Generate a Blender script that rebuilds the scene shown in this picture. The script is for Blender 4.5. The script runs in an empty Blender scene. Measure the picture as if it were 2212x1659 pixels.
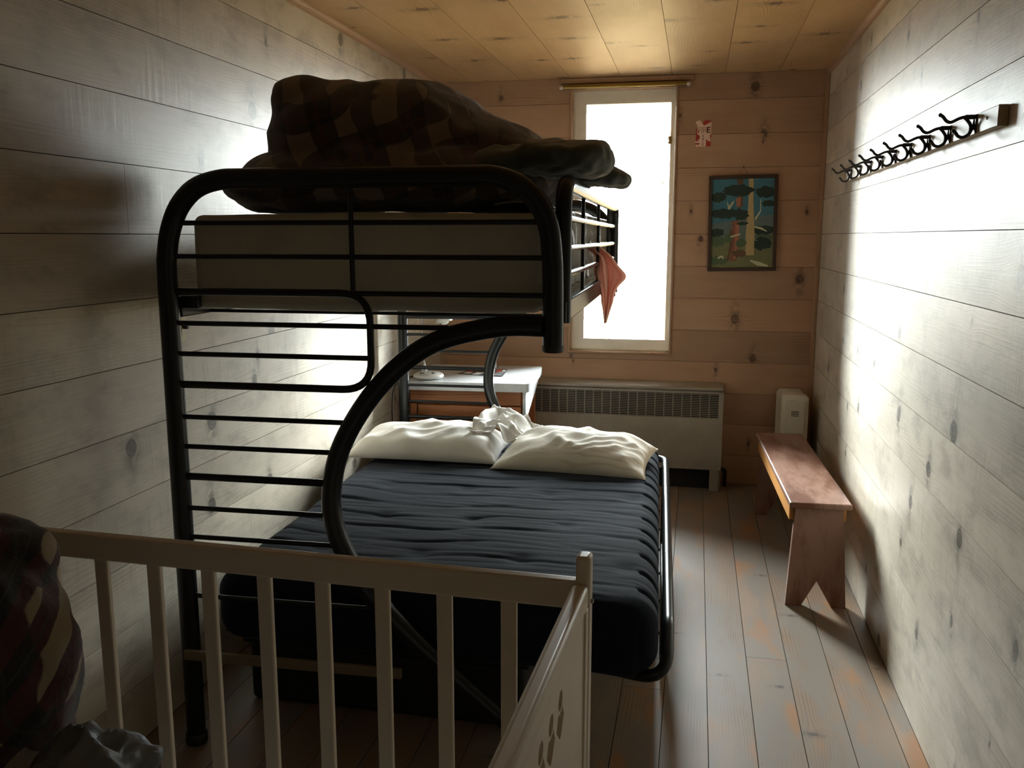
import bpy, bmesh, math, random
from math import sin, cos, pi, radians, sqrt, exp
from mathutils import Vector, Matrix, noise

scn = bpy.context.scene
COL = scn.collection

# ------------------------------------------------------------------ camera
CAM_H = 1.508
cd = bpy.data.cameras.new('camera')
cd.sensor_width = 36.0
cd.lens = 36.0 * 1897.0 / 2212.0
cd.clip_start = 0.02
cam = bpy.data.objects.new('camera', cd)
COL.objects.link(cam)
cam.location = (0, 0, CAM_H)
cam.rotation_euler = (radians(90) - 0.1661, 0, 0.2049)
scn.camera = cam

# ------------------------------------------------------------------ view
scn.view_settings.view_transform = 'Standard'
scn.view_settings.look = 'None'
scn.view_settings.gamma = 1.0
scn.view_settings.exposure = 1.88
scn.view_settings.use_curve_mapping = False
scn.cycles.max_bounces = 8
scn.cycles.diffuse_bounces = 5
scn.cycles.glossy_bounces = 4
scn.cycles.transparent_max_bounces = 12
scn.cycles.sample_clamp_indirect = 8.0
scn.cycles.caustics_reflective = False
scn.cycles.caustics_refractive = False

# ------------------------------------------------------------------ small node helpers
def lin(r, g, b):
    f = lambda c: ((c / 255.0) / 12.92) if c / 255.0 <= 0.04045 else (((c / 255.0) + 0.055) / 1.055) ** 2.4
    return (f(r), f(g), f(b), 1.0)

class NT:
    def __init__(self, tree):
        self.t = tree
        tree.nodes.clear()
    def n(self, typ, ins=None, **kw):
        nd = self.t.nodes.new(typ)
        for k, v in kw.items():
            setattr(nd, k, v)
        for k, v in (ins or {}).items():
            self.put(nd.inputs[k], v)
        return nd
    def put(self, sock, v):
        if isinstance(v, bpy.types.NodeSocket):
            self.t.links.new(v, sock)
        else:
            sock.default_value = v
    def m(self, op, a, b=None, c=None, clamp=False):
        nd = self.t.nodes.new('ShaderNodeMath')
        nd.operation = op
        nd.use_clamp = clamp
        self.put(nd.inputs[0], a)
        if b is not None: self.put(nd.inputs[1], b)
        if c is not None: self.put(nd.inputs[2], c)
        return nd.outputs[0]
    def mix(self, f, a, b, mode='MIX'):
        nd = self.t.nodes.new('ShaderNodeMix')
        nd.data_type = 'RGBA'
        nd.blend_type = mode
        self.put(nd.inputs[0], f)
        self.put(nd.inputs[6], a)
        self.put(nd.inputs[7], b)
        return nd.outputs[2]
    def ss(self, x, a, b):
        nd = self.t.nodes.new('ShaderNodeMapRange')
        nd.interpolation_type = 'SMOOTHSTEP'
        self.put(nd.inputs[0], x)
        self.put(nd.inputs[1], a); self.put(nd.inputs[2], b)
        nd.inputs[3].default_value = 0.0; nd.inputs[4].default_value = 1.0
        return nd.outputs[0]
    def noise(self, vec, scale=1.0, detail=3.0, rough=0.55, dist=0.0):
        nd = self.t.nodes.new('ShaderNodeTexNoise')
        nd.inputs['Scale'].default_value = scale
        nd.inputs['Detail'].default_value = detail
        nd.inputs['Roughness'].default_value = rough
        nd.inputs['Distortion'].default_value = dist
        self.put(nd.inputs['Vector'], vec)
        return nd.outputs[0]
    def vec(self, x, y, z=0.0):
        nd = self.t.nodes.new('ShaderNodeCombineXYZ')
        self.put(nd.inputs[0], x); self.put(nd.inputs[1], y); self.put(nd.inputs[2], z)
        return nd.outputs[0]
    def sep(self, v):
        nd = self.t.nodes.new('ShaderNodeSeparateXYZ')
        self.put(nd.inputs[0], v)
        return nd.outputs[0], nd.outputs[1], nd.outputs[2]

# ------------------------------------------------------------------ daylight: cool sky above, sunlit warm ground below
SKY = 30.0
w = bpy.data.worlds.new('daylight')
scn.world = w
w.use_nodes = True
t = NT(w.node_tree)
tc = t.n('ShaderNodeTexCoord')
dx, dy, dz = t.sep(tc.outputs['Generated'])
up = t.ss(dz, -0.10, 0.06)
side = t.ss(t.m('ABSOLUTE', dx), 0.20, 0.62)           # added gain: sky brighter to both sides, to light the side walls
low = t.ss(dz, 0.02, 0.42)                             # sky dimmed near the horizon to shape the light on walls and floor
gain = t.m('MULTIPLY', t.m('ADD', t.m('ADD', 0.60, t.m('MULTIPLY', side, 1.9)), t.m('MULTIPLY', t.ss(t.m('ABSOLUTE', dx), 0.55, 0.86), 3.0)), t.m('ADD', 0.36, t.m('MULTIPLY', low, 0.80)))
gain = t.m('ADD', gain, t.m('MULTIPLY', t.ss(dx, 0.32, 0.55), t.m('MULTIPLY', t.ss(dz, 0.02, 0.20), 1.5)))   # added sky brightness on the right to lift the left wall
sky = t.mix(1.0, (0.95, 1.0, 1.02, 1), t.vec(gain, gain, gain), 'MULTIPLY')
grd = (0.068, 0.051, 0.027, 1)
colr = t.mix(up, grd, sky)
bg = t.n('ShaderNodeBackground', {'Color': colr, 'Strength': SKY})
t.n('ShaderNodeOutputWorld', {'Surface': bg.outputs[0]})

# room
RX, LX, BY, FY, HZ = 0.7066, -1.597, 5.435, -0.8, 2.44
WX0, WX1, WZ0, WZ1 = -0.771, -0.134, 0.792, 2.385     # window opening
WT = 0.15                                             # wall thickness

pl = bpy.data.lights.new('window_daylight', 'AREA')
pl.shape = 'RECTANGLE'
pl.size = WX1 - WX0; pl.size_y = WZ1 - WZ0
pl.energy = 1.0
pl.cycles.is_portal = True
plo = bpy.data.objects.new('window_daylight', pl)
COL.objects.link(plo)
plo.location = ((WX0 + WX1) / 2, BY + WT + 0.01, (WZ0 + WZ1) / 2)
plo.rotation_euler = (radians(-90), 0, 0)

# ------------------------------------------------------------------ materials
MATS = {}
def simple(name, col, rough=0.5, metal=0.0, spec=0.5, bump=0.0, bscale=60.0, var=0.0, vscale=6.0, sheen=0.0):
    m = bpy.data.materials.new(name); m.use_nodes = True
    t = NT(m.node_tree)
    tc = t.n('ShaderNodeTexCoord')
    c = col
    if var > 0:
        f = t.noise(tc.outputs['Object'], vscale, 4.0, 0.6)
        f = t.ss(f, 0.3, 0.7)
        c = t.mix(f, tuple(x * (1 - var) for x in col[:3]) + (1,), tuple(min(1, x * (1 + var)) for x in col[:3]) + (1,))
    b = t.n('ShaderNodeBsdfPrincipled', {'Base Color': c, 'Roughness': rough, 'Metallic': metal, 'Specular IOR Level': spec})
    if sheen: b.inputs['Sheen Weight'].default_value = sheen
    if bump > 0:
        bn = t.n('ShaderNodeBump', {'Strength': bump, 'Distance': 0.004, 'Height': t.noise(tc.outputs['Object'], bscale, 5.0, 0.6)})
        t.put(b.inputs['Normal'], bn.outputs[0])
    t.n('ShaderNodeOutputMaterial', {'Surface': b.outputs[0]})
    MATS[name] = m
    return m

def wood(name, light, dark, knot, rough=0.45, spec=0.5, grain=90.0, gamt=0.5, saw=0.0, stain=None, stain_lo=0.55, stain_hi=0.66, wear=None, board_var=0.25, bump=0.25, mottle=0.0):
    """Boards: UV 'grain' runs (along, across) in metres, 'knot' is measured from the nearest knot, 'info' = (knot size, board number)."""
    m = bpy.data.materials.new(name); m.use_nodes = True
    t = NT(m.node_tree)
    g = t.n('ShaderNodeUVMap', uv_map='grain').outputs[0]
    k = t.n('ShaderNodeUVMap', uv_map='knot').outputs[0]
    inf = t.n('ShaderNodeUVMap', uv_map='info').outputs[0]
    u, v, _ = t.sep(g)
    ku, kv, _ = t.sep(k)
    ks, rnd, _ = t.sep(inf)
    wob = t.noise(t.vec(t.m('MULTIPLY', u, 30.0), t.m('MULTIPLY', v, 30.0), rnd), 1.0, 2.0)
    ks0 = t.m('ADD', 0.85, t.m('MULTIPLY', t.m('FRACT', t.m('MULTIPLY', ks, 977.0)), 0.9))
    d2 = t.m('ADD', t.m('POWER', t.m('MULTIPLY', ku, ks0), 2.0), t.m('POWER', kv, 2.0))
    d = t.m('DIVIDE', t.m('SQRT', d2), ks)
    d = t.m('ADD', d, t.m('MULTIPLY', t.m('SUBTRACT', wob, 0.5), 0.5))
    # growth lines bend round the knot
    fall = t.m('EXPONENT', t.m('MULTIPLY', t.m('ADD', t.m('POWER', t.m('DIVIDE', ku, t.m('MULTIPLY', ks, 3.5)), 2.0), t.m('POWER', t.m('DIVIDE', kv, t.m('MULTIPLY', ks, 2.2)), 2.0)), -1.0))
    bend = t.m('MULTIPLY', t.m('MULTIPLY', fall, kv), 0.75)
    v2 = t.m('SUBTRACT', v, bend)
    low = t.noise(t.vec(t.m('MULTIPLY', u, 0.8), t.m('MULTIPLY', v2, 5.0), rnd), 1.0, 2.0)
    v3 = t.m('ADD', v2, t.m('MULTIPLY', low, 0.10))
    ring = t.m('SINE', t.m('MULTIPLY', v3, grain * 6.28))
    ring = t.ss(ring, 0.2, 1.0)
    fine = t.noise(t.vec(t.m('MULTIPLY', u, 5.0), t.m('MULTIPLY', v2, 260.0), rnd), 1.0, 3.0)
    patch = t.noise(t.vec(t.m('MULTIPLY', u, 1.6), t.m('MULTIPLY', v, 3.0), rnd), 1.0, 4.0, 0.6)
    gm = t.noise(t.vec(t.m('MULTIPLY', u, 1.2), t.m('MULTIPLY', v, 9.0), t.m('ADD', rnd, 5.0)), 1.0, 2.0)
    gm = t.ss(gm, 0.42, 0.66)
    f = t.m('MULTIPLY', t.m('MULTIPLY', ring, gm), gamt)
    f = t.m('ADD', f, t.m('MULTIPLY', t.m('SUBTRACT', fine, 0.45), 0.5))
    f = t.m('ADD', f, t.m('MULTIPLY', t.m('SUBTRACT', patch, 0.42), 1.3), clamp=True)
    c = t.mix(f, light, dark)
    bv = t.m('FRACT', t.m('MULTIPLY', rnd, 7.31))
    br = t.m('ADD', 1.0 - board_var / 2, t.m('MULTIPLY', bv, board_var))
    c = t.mix(1.0, c, t.vec(br, br, br), 'MULTIPLY')
    if mottle > 0:
        mo = t.noise(t.vec(t.m('MULTIPLY', u, 5.0), t.m('MULTIPLY', v, 9.0), t.m('ADD', rnd, 11.0)), 1.0, 6.0, 0.68)
        c = t.mix(t.m('MULTIPLY', t.ss(mo, 0.46, 0.72), mottle), c, lin(104, 98, 88))
    r = rough
    if wear is not None:
        wn = t.noise(t.vec(t.m('MULTIPLY', u, 2.2), t.m('MULTIPLY', v, 7.0), t.m('ADD', rnd, 9.0)), 1.0, 5.0, 0.65)
        c = t.mix(t.ss(wn, 0.38, 0.60), c, wear)
    if stain is not None:
        sn = t.noise(t.vec(t.m('MULTIPLY', u, 3.0), t.m('MULTIPLY', v, 8.0), t.m('ADD', rnd, 3.0)), 1.0, 2.5, 0.5)
        c = t.mix(t.ss(sn, stain_lo, stain_hi), c, stain)
    # halo, knot, dark rim
    halo = t.m('MULTIPLY', t.m('EXPONENT', t.m('MULTIPLY', t.m('ADD', t.m('POWER', t.m('DIVIDE', ku, t.m('MULTIPLY', ks, 1.1)), 2.0), t.m('POWER', t.m('DIVIDE', kv, t.m('MULTIPLY', ks, 3.2)), 2.0)), -1.0)), t.ss(wob, 0.3, 0.62))
    c = t.mix(t.m('MULTIPLY', halo, 0.65), c, knot)
    kr = t.ss(d, 1.05, 0.75)
    rings = t.m('MULTIPLY', t.m('ADD', t.m('SINE', t.m('MULTIPLY', d, 19.0)), 1.0), 0.16)
    rim = t.m('MULTIPLY', t.ss(d, 0.66, 0.86), kr)
    c = t.mix(t.m('MULTIPLY', kr, t.m('ADD', 0.52, rings)), c, knot)
    c = t.mix(t.m('MULTIPLY', rim, t.m('MULTIPLY', t.ss(wob, 0.35, 0.6), 0.45)), c, tuple(x * 0.4 for x in knot[:3]) + (1,))
    h = t.m('ADD', t.m('MULTIPLY', fine, 0.22), t.m('MULTIPLY', ring, 0.012))
    if saw > 0:
        sw = t.noise(t.vec(t.m('MULTIPLY', u, 46.0), t.m('MULTIPLY', v, 3.5), rnd), 1.0, 4.0, 0.65)
        sp = t.ss(t.noise(t.vec(t.m('MULTIPLY', u, 2.0), t.m('MULTIPLY', v, 4.0), t.m('ADD', rnd, 2.0)), 1.0, 3.0), 0.42, 0.68)
        h = t.m('ADD', h, t.m('MULTIPLY', t.m('MULTIPLY', sw, sp), saw))
        c = t.mix(t.m('MULTIPLY', t.m('MULTIPLY', t.ss(sw, 0.5, 0.75), sp), 0.35 * min(1.0, saw)), c, dark)
    rr = t.m('ADD', r - 0.06, t.m('MULTIPLY', patch, 0.14))
    b = t.n('ShaderNodeBsdfPrincipled', {'Base Color': c, 'Roughness': rr, 'Specular IOR Level': spec})
    bn = t.n('ShaderNodeBump', {'Strength': bump, 'Distance': 0.002, 'Height': h})
    t.put(b.inputs['Normal'], bn.outputs[0])
    t.n('ShaderNodeOutputMaterial', {'Surface': b.outputs[0]})
    MATS[name] = m
    return m

W_SIDE = wood('weathered_pine_wall', lin(216, 205, 186), lin(136, 122, 103), lin(66, 58, 50), rough=0.42, spec=0.6, saw=1.0, gamt=0.24, bump=0.45, mottle=0.38)
W_PALE = wood('bounce_boards', lin(226, 220, 208), lin(206, 198, 184), lin(170, 160, 146), rough=0.6, gamt=0.3)  # unseen front wall, made pale and close to bounce light onto the crib
W_BACK = wood('pine_back_wall', lin(188, 150, 120), lin(150, 112, 84), lin(74, 52, 40), rough=0.55, spec=0.4, gamt=0.5, saw=0.2)
W_CEIL = wood('pine_ceiling', lin(206, 168, 122), lin(168, 124, 80), lin(88, 62, 40), rough=0.50, spec=0.45, gamt=0.5, saw=0.3)
W_FLOOR = wood('worn_floor_boards', lin(152, 126, 102), lin(112, 88, 66), lin(62, 48, 38), rough=0.46, spec=0.4, gamt=0.6,
               wear=lin(130, 118, 106), stain=lin(160, 112, 66), stain_lo=0.58, stain_hi=0.76)
W_TRIM = wood('pine_trim', lin(188, 150, 118), lin(150, 112, 82), lin(80, 50, 36), rough=0.5)
W_BENCH = wood('brown_bench_wood', lin(120, 74, 52), lin(84, 50, 34), lin(52, 30, 20), rough=0.42, spec=0.5, gamt=0.8, wear=lin(158, 122, 106), board_var=0.1, bump=0.5)
W_BENCHL = wood('lit_bench_wood', lin(214, 150, 70), lin(184, 112, 44), lin(90, 50, 20), rough=0.5, gamt=0.6, board_var=0.1)  # bench wood with the orange light on the apron put into its colour
W_DESK = wood('desk_slat_wood', lin(176, 112, 66), lin(126, 72, 38), lin(66, 36, 20), rough=0.5, gamt=0.7, board_var=0.3)
W_RACK = wood('rack_board_wood', lin(190, 170, 145), lin(150, 125, 98), lin(80, 60, 45), rough=0.42, gamt=0.5)
W_PANE = wood('picture_frame_wood', lin(72, 50, 36), lin(48, 32, 24), lin(24, 16, 12), rough=0.5)

M_DARKGAP = simple('dark_gap', lin(60, 44, 32), 0.9)
M_BLACK = simple('black_gloss_metal', (0.010, 0.0115, 0.013, 1), 0.30, 0.0, 0.42)
M_BLACKP = simple('black_plastic', (0.012, 0.012, 0.012, 1), 0.5)
M_IRON = simple('black_iron', (0.014, 0.012, 0.011, 1), 0.42, 0.0, 0.5)
M_MATTRESS = simple('grey_mattress_ticking', lin(196, 194, 180), 0.85, bump=0.3, bscale=180, var=0.08, sheen=0.2)
M_SHEET = simple('grey_bed_sheet', lin(132, 128, 118), 0.40, bump=0.25, bscale=40, var=0.15)
M_NAVY = simple('navy_futon_cover', lin(24, 30, 41), 0.9, spec=0.15, bump=0.35, bscale=260, var=0.12, vscale=3, sheen=0.03)
def thin_cloth(name, col, k=0.45):
    m = bpy.data.materials.new(name); m.use_nodes = True
    t = NT(m.node_tree)
    d = t.n('ShaderNodeBsdfDiffuse', {'Color': col}); tr = t.n('ShaderNodeBsdfTranslucent', {'Color': col})
    mx = t.n('ShaderNodeMixShader', {0: k, 1: d.outputs[0], 2: tr.outputs[0]})
    t.n('ShaderNodeOutputMaterial', {'Surface': mx.outputs[0]})
    return m
M_PINK = thin_cloth('thin_pink_cloth', lin(240, 196, 180))
M_WHITE = simple('white_paint', lin(226, 220, 206), 0.35, var=0.04)
M_CREAMW = simple('cream_window_paint', lin(244, 236, 220), 0.4, var=0.05)
M_CRIB = simple('cream_crib_paint', lin(226, 215, 196), 0.32, spec=0.5, var=0.05, vscale=4)
M_LAMIN = simple('pale_grey_laminate', lin(212, 214, 216), 0.22, spec=0.55, var=0.05, vscale=30)
M_LAMP = simple('white_lamp_plastic', lin(232, 232, 228), 0.3)
M_CHROME = simple('silver_metal', lin(200, 202, 205), 0.22, 1.0)
M_RAD = simple('grey_brown_cabinet_paint', lin(162, 152, 136), 0.40, spec=0.5, var=0.08, vscale=8)
M_RADD = simple('dark_grille_back', lin(34, 32, 30), 0.7)
M_HEAT = simple('cream_heater_enamel', lin(222, 214, 194), 0.38, var=0.03)
M_BRASS = simple('brass_rod', lin(176, 150, 84), 0.3, 0.7)
M_CLEAR = simple('pale_plastic_cap', lin(214, 206, 196), 0.25)
M_SOCK = simple('cream_plastic', lin(232, 222, 186), 0.35)
M_BAG = simple('pale_blue_plastic_bag', lin(128, 138, 150), 0.45, spec=0.4, bump=0.4, bscale=60, var=0.15, vscale=12)
M_OLIVE = simple('olive_shell_fabric', lin(62, 68, 56), 0.6, bump=0.3, bscale=60, var=0.1, sheen=0.3)
M_CORD = simple('dark_cord', lin(40, 32, 26), 0.6)

def pillow_mat():
    m = bpy.data.materials.new('cream_striped_pillowcase'); m.use_nodes = True
    t = NT(m.node_tree)
    tc = t.n('ShaderNodeTexCoord')
    x, y, z = t.sep(tc.outputs['Object'])
    yy = t.m('ADD', t.m('MULTIPLY', y, 44.0), t.m('MULTIPLY', t.noise(tc.outputs['Object'], 5.0, 2.0), 1.6))
    s = t.ss(t.m('SINE', t.m('MULTIPLY', yy, 6.28)), 0.35, 0.9)
    patch = t.ss(t.noise(tc.outputs['Object'], 3.0, 3.0), 0.42, 0.62)
    c = t.mix(t.m('MULTIPLY', t.m('MULTIPLY', s, patch), 0.35), lin(230, 222, 208), lin(176, 156, 128))
    b = t.n('ShaderNodeBsdfPrincipled', {'Base Color': c, 'Roughness': 0.8})
    b.inputs['Sheen Weight'].default_value = 0.15
    bn = t.n('ShaderNodeBump', {'Strength': 0.25, 'Distance': 0.004, 'Height': t.noise(tc.outputs['Object'], 45.0, 4.0)})
    t.put(b.inputs['Normal'], bn.outputs[0])
    t.n('ShaderNodeOutputMaterial', {'Surface': b.outputs[0]})
    return m
M_PILLOW = pillow_mat()
M_PILLOWW = simple('white_pillowcase', lin(230, 226, 220), 0.8, bump=0.2, bscale=60, var=0.04, sheen=0.15)

def plaid_mat(name, base, a, b_, c_, size=0.11, warp=0.05):
    m = bpy.data.materials.new(name); m.use_nodes = True
    t = NT(m.node_tree)
    tc = t.n('ShaderNodeTexCoord')
    nz = t.n('ShaderNodeTexNoise', {'Vector': tc.outputs['Object']})
    nz.inputs['Scale'].default_value = 3.5
    va = t.n('ShaderNodeVectorMath', {0: nz.outputs[1], 1: (0.5, 0.5, 0.5)}, operation='SUBTRACT')
    vs = t.n('ShaderNodeVectorMath', {0: va.outputs[0]}, operation='SCALE'); vs.inputs['Scale'].default_value = warp * 3
    p = t.n('ShaderNodeVectorMath', {0: tc.outputs['Object'], 1: vs.outputs[0]}, operation='ADD').outputs[0]
    x, y, z = t.sep(p)
    s1 = t.m('FRACT', t.m('DIVIDE', t.m('ADD', t.m('ADD', x, t.m('MULTIPLY', y, 0.35)), t.m('MULTIPLY', z, 0.30)), size))
    s2 = t.m('FRACT', t.m('DIVIDE', t.m('ADD', t.m('ADD', t.m('MULTIPLY', z, 1.1), t.m('MULTIPLY', x, -0.32)), t.m('MULTIPLY', y, -0.75)), size))
    w1 = t.ss(t.m('ABSOLUTE', t.m('SUBTRACT', s1, 0.5)), 0.262, 0.238); w2 = t.ss(t.m('ABSOLUTE', t.m('SUBTRACT', s2, 0.5)), 0.262, 0.238)
    t1 = t.m('MULTIPLY', t.m('GREATER_THAN', s1, 0.93), t.m('LESS_THAN', s1, 0.985))
    t2 = t.m('MULTIPLY', t.m('GREATER_THAN', s2, 0.93), t.m('LESS_THAN', s2, 0.985))
    c = t.mix(w1, a, b_)
    c = t.mix(w2, c, t.mix(w1, b_, base))
    c = t.mix(t.m('MULTIPLY', t.m('MAXIMUM', t1, t2), 0.5), c, c_)
    b = t.n('ShaderNodeBsdfPrincipled', {'Base Color': c, 'Roughness': 0.9})
    b.inputs['Sheen Weight'].default_value = 0.3
    bn = t.n('ShaderNodeBump', {'Strength': 0.3, 'Distance': 0.004, 'Height': t.noise(tc.outputs['Object'], 120.0, 4.0)})
    t.put(b.inputs['Normal'], bn.outputs[0])
    t.n('ShaderNodeOutputMaterial', {'Surface': b.outputs[0]})
    return m
M_PLAID = plaid_mat('brown_plaid_flannel', lin(118, 104, 88), lin(36, 31, 29), lin(66, 54, 47), lin(84, 44, 40), 0.145, 0.05)
M_PLAIDR = plaid_mat('red_plaid_flannel', lin(150, 136, 110), lin(20, 17, 17), lin(64, 22, 25), lin(50, 58, 46), 0.105, 0.04)

def glass_mat():
    m = bpy.data.materials.new('window_glass'); m.use_nodes = True
    t = NT(m.node_tree)
    fr = t.n('ShaderNodeFresnel', {'IOR': 1.45})
    tr = t.n('ShaderNodeBsdfTransparent', {'Color': (0.94, 0.96, 0.95, 1)})
    gl = t.n('ShaderNodeBsdfGlossy', {'Roughness': 0.02})
    mx = t.n('ShaderNodeMixShader', {0: fr.outputs[0], 1: tr.outputs[0], 2: gl.outputs[0]})
    t.n('ShaderNodeOutputMaterial', {'Surface': mx.outputs[0]})
    return m
M_GLASS = glass_mat()

def flat(name, c, rough=0.6):
    return simple(name, c, rough, var=0.06, vscale=40)

# ------------------------------------------------------------------ mesh builder
class MB:
    def __init__(self):
        self.v = []; self.f = []; self.mi = []; self.uv = None
    def add(self, vs, fs, mi=0):
        o = len(self.v)
        self.v += [tuple(p) for p in vs]
        self.f += [tuple(i + o for i in f) for f in fs]
        self.mi += [mi] * len(fs)
        return self
    def box(self, lo, hi, mi=0, M=None):
        x0, y0, z0 = lo; x1, y1, z1 = hi
        vs = [Vector(p) for p in ((x0, y0, z0), (x1, y0, z0), (x1, y1, z0), (x0, y1, z0), (x0, y0, z1), (x1, y0, z1), (x1, y1, z1), (x0, y1, z1))]
        if M is not None: vs = [M @ p for p in vs]
        return self.add(vs, [(0, 3, 2, 1), (4, 5, 6, 7), (0, 1, 5, 4), (1, 2, 6, 5), (2, 3, 7, 6), (3, 0, 4, 7)], mi)
    def prism(self, poly, p0, ax, mi=0, M=None):
        """poly: list of 3D points (planar), extruded by vector ax."""
        a = [Vector(p) + Vector(p0) for p in poly]; b = [p + Vector(ax) for p in a]
        n = len(a); vs = a + b
        if M is not None: vs = [M @ p for p in vs]
        fs = [tuple(range(n - 1, -1, -1)), tuple(range(n, 2 * n))] + [(i, (i + 1) % n, n + (i + 1) % n, n + i) for i in range(n)]
        return self.add(vs, fs, mi)
    def tube(self, pts, r, seg=12, closed=False, mi=0, caps=True, flat=1.0):
        P = [Vector(p) for p in pts]; n = len(P)
        rr = r if isinstance(r, (list, tuple)) else [r] * n
        vs = []; up = None
        for i in range(n):
            if closed: tg = (P[(i + 1) % n] - P[i - 1])
            else: tg = P[min(i + 1, n - 1)] - P[max(i - 1, 0)]
            tg = tg.normalized()
            if up is None:
                up = Vector((0, 0, 1)) if abs(tg.z) < 0.9 else Vector((0, 1, 0))
            s = tg.cross(up)
            if s.length < 1e-5: s = tg.cross(Vector((1, 0, 0)))
            s.normalize(); up = s.cross(tg).normalized()
            for k in range(seg):
                a = 2 * pi * k / seg
                vs.append(P[i] + (s * cos(a) + up * sin(a) * flat) * rr[i])
        fs = []
        for i in range(n if closed else n - 1):
            for k in range(seg):
                a = i * seg + k; b = i * seg + (k + 1) % seg
                c = ((i + 1) % n) * seg + (k + 1) % seg; d = ((i + 1) % n) * seg + k
                fs.append((a, b, c, d))
        if not closed and caps:
            fs.append(tuple(range(seg - 1, -1, -1))); fs.append(tuple((n - 1) * seg + k for k in range(seg)))
        return self.add(vs, fs, mi)
    def lathe(self, prof, c=(0, 0, 0), seg=28, mi=0, M=None):
        vs = []; n = len(prof)
        for r, z in prof:
            for k in range(seg):
                a = 2 * pi * k / seg
                p = Vector((r * cos(a), r * sin(a), z))
                if M is not None: p = M @ p
                vs.append(p + Vector(c))
        fs = [(i * seg + k, i * seg + (k + 1) % seg, (i + 1) * seg + (k + 1) % seg, (i + 1) * seg + k) for i in range(n - 1) for k in range(seg)]
        fs.append(tuple(range(seg - 1, -1, -1))); fs.append(tuple((n - 1) * seg + k for k in range(seg)))
        return self.add(vs, fs, mi)
    def grid(self, fn, nu, nv, mi=0, closed_u=False):
        vs = [fn(i / nu, j / nv) for j in range(nv + 1) for i in range(nu + (0 if closed_u else 1))]
        W = nu + (0 if closed_u else 1)
        fs = []
        for j in range(nv):
            for i in range(nu):
                i2 = (i + 1) % W
                fs.append((j * W + i, j * W + i2, (j + 1) * W + i2, (j + 1) * W + i))
        return self.add(vs, fs, mi)
    def build(self, name, mats, parent=None, smooth=40, bevel=0.0, bseg=2, loc=None, grainaxis=None, fixn=False):
        me = bpy.data.meshes.new(name)
        me.from_pydata(self.v, [], self.f)
        ml = mats if isinstance(mats, (list, tuple)) else [mats]
        for m in ml: me.materials.append(m)
        me.polygons.foreach_set('material_index', self.mi)
        if fixn:
            bm = bmesh.new(); bm.from_mesh(me); bmesh.ops.recalc_face_normals(bm, faces=bm.faces); bm.to_mesh(me); bm.free()
        me.update()
        if grainaxis is not None: box_uv(me, grainaxis, name)
        if smooth:
            me.polygons.foreach_set('use_smooth', [True] * len(me.polygons))
            me.set_sharp_from_angle(angle=radians(smooth))
        o = bpy.data.objects.new(name, me)
        COL.objects.link(o)
        if parent is not None: o.parent = parent
        if loc is not None: o.location = loc
        if bevel > 0:
            bv = o.modifiers.new('bevel', 'BEVEL'); bv.width = bevel; bv.segments = bseg; bv.limit_method = 'ANGLE'; bv.angle_limit = radians(35)
            bv.harden_normals = False
        return o

_gs = [0]
def box_uv(me, axis, name, knots=()):
    """grain UVs for loose wooden parts: grain runs along axis 0/1/2, knots in object space."""
    _gs[0] += 1
    rnd = (_gs[0] * 0.618) % 1.0
    ug = me.uv_layers.new(name='grain'); uk = me.uv_layers.new(name='knot'); ui = me.uv_layers.new(name='info')
    others = [a for a in (0, 1, 2) if a != axis]
    for p in me.polygons:
        n = p.normal
        o = min(others, key=lambda a: abs(n[a]))
        for li in p.loop_indices:
            c = me.vertices[me.loops[li].vertex_index].co
            ug.data[li].uv = (c[axis] + rnd * 13, c[o] + rnd * 5)
            uk.data[li].uv = (5, 5); ui.data[li].uv = (0.02, rnd)

def empty(name, label=None, cat=None, loc=(0, 0, 0), rz=0.0, group=None):
    o = bpy.data.objects.new(name, None); COL.objects.link(o)
    o.empty_display_size = 0.1
    o.location = loc; o.rotation_euler = (0, 0, rz)
    if label: tag(o, label, cat, group)
    return o
def tag(o, label, cat, group=None):
    o['label'] = label; o['category'] = cat
    if group: o['group'] = group
    return o
def struct(o):
    o['kind'] = 'structure'; return o

def outline_solid(name, outer, holes, depth, mats, M, parent=None, grainaxis=None, bevel=0.0, smooth=30):
    """a flat plate with holes: outline in a plane, given thickness, placed by matrix M."""
    cu = bpy.data.curves.new(name + '_outline', 'CURVE'); cu.dimensions = '2D'; cu.fill_mode = 'BOTH'; cu.extrude = depth / 2
    for poly in [outer] + list(holes):
        sp = cu.splines.new('POLY'); sp.points.add(len(poly) - 1); sp.use_cyclic_u = True
        for q, (x, y) in zip(sp.points, poly): q.co = (x, y, 0, 1)
    tmp = bpy.data.objects.new(name + '_tmp', cu); COL.objects.link(tmp)
    me = bpy.data.meshes.new_from_object(tmp.evaluated_get(bpy.context.evaluated_depsgraph_get()))
    bpy.data.objects.remove(tmp); bpy.data.curves.remove(cu)
    me.transform(M); me.name = name
    me.materials.clear()
    for m in (mats if isinstance(mats, (list, tuple)) else [mats]): me.materials.append(m)
    if grainaxis is not None: box_uv(me, grainaxis, name)
    o = bpy.data.objects.new(name, me); COL.objects.link(o)
    if parent is not None: o.parent = parent
    if bevel > 0:
        bv = o.modifiers.new('bevel', 'BEVEL'); bv.width = bevel; bv.segments = 2; bv.limit_method = 'ANGLE'; bv.angle_limit = radians(50)
    return o

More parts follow.
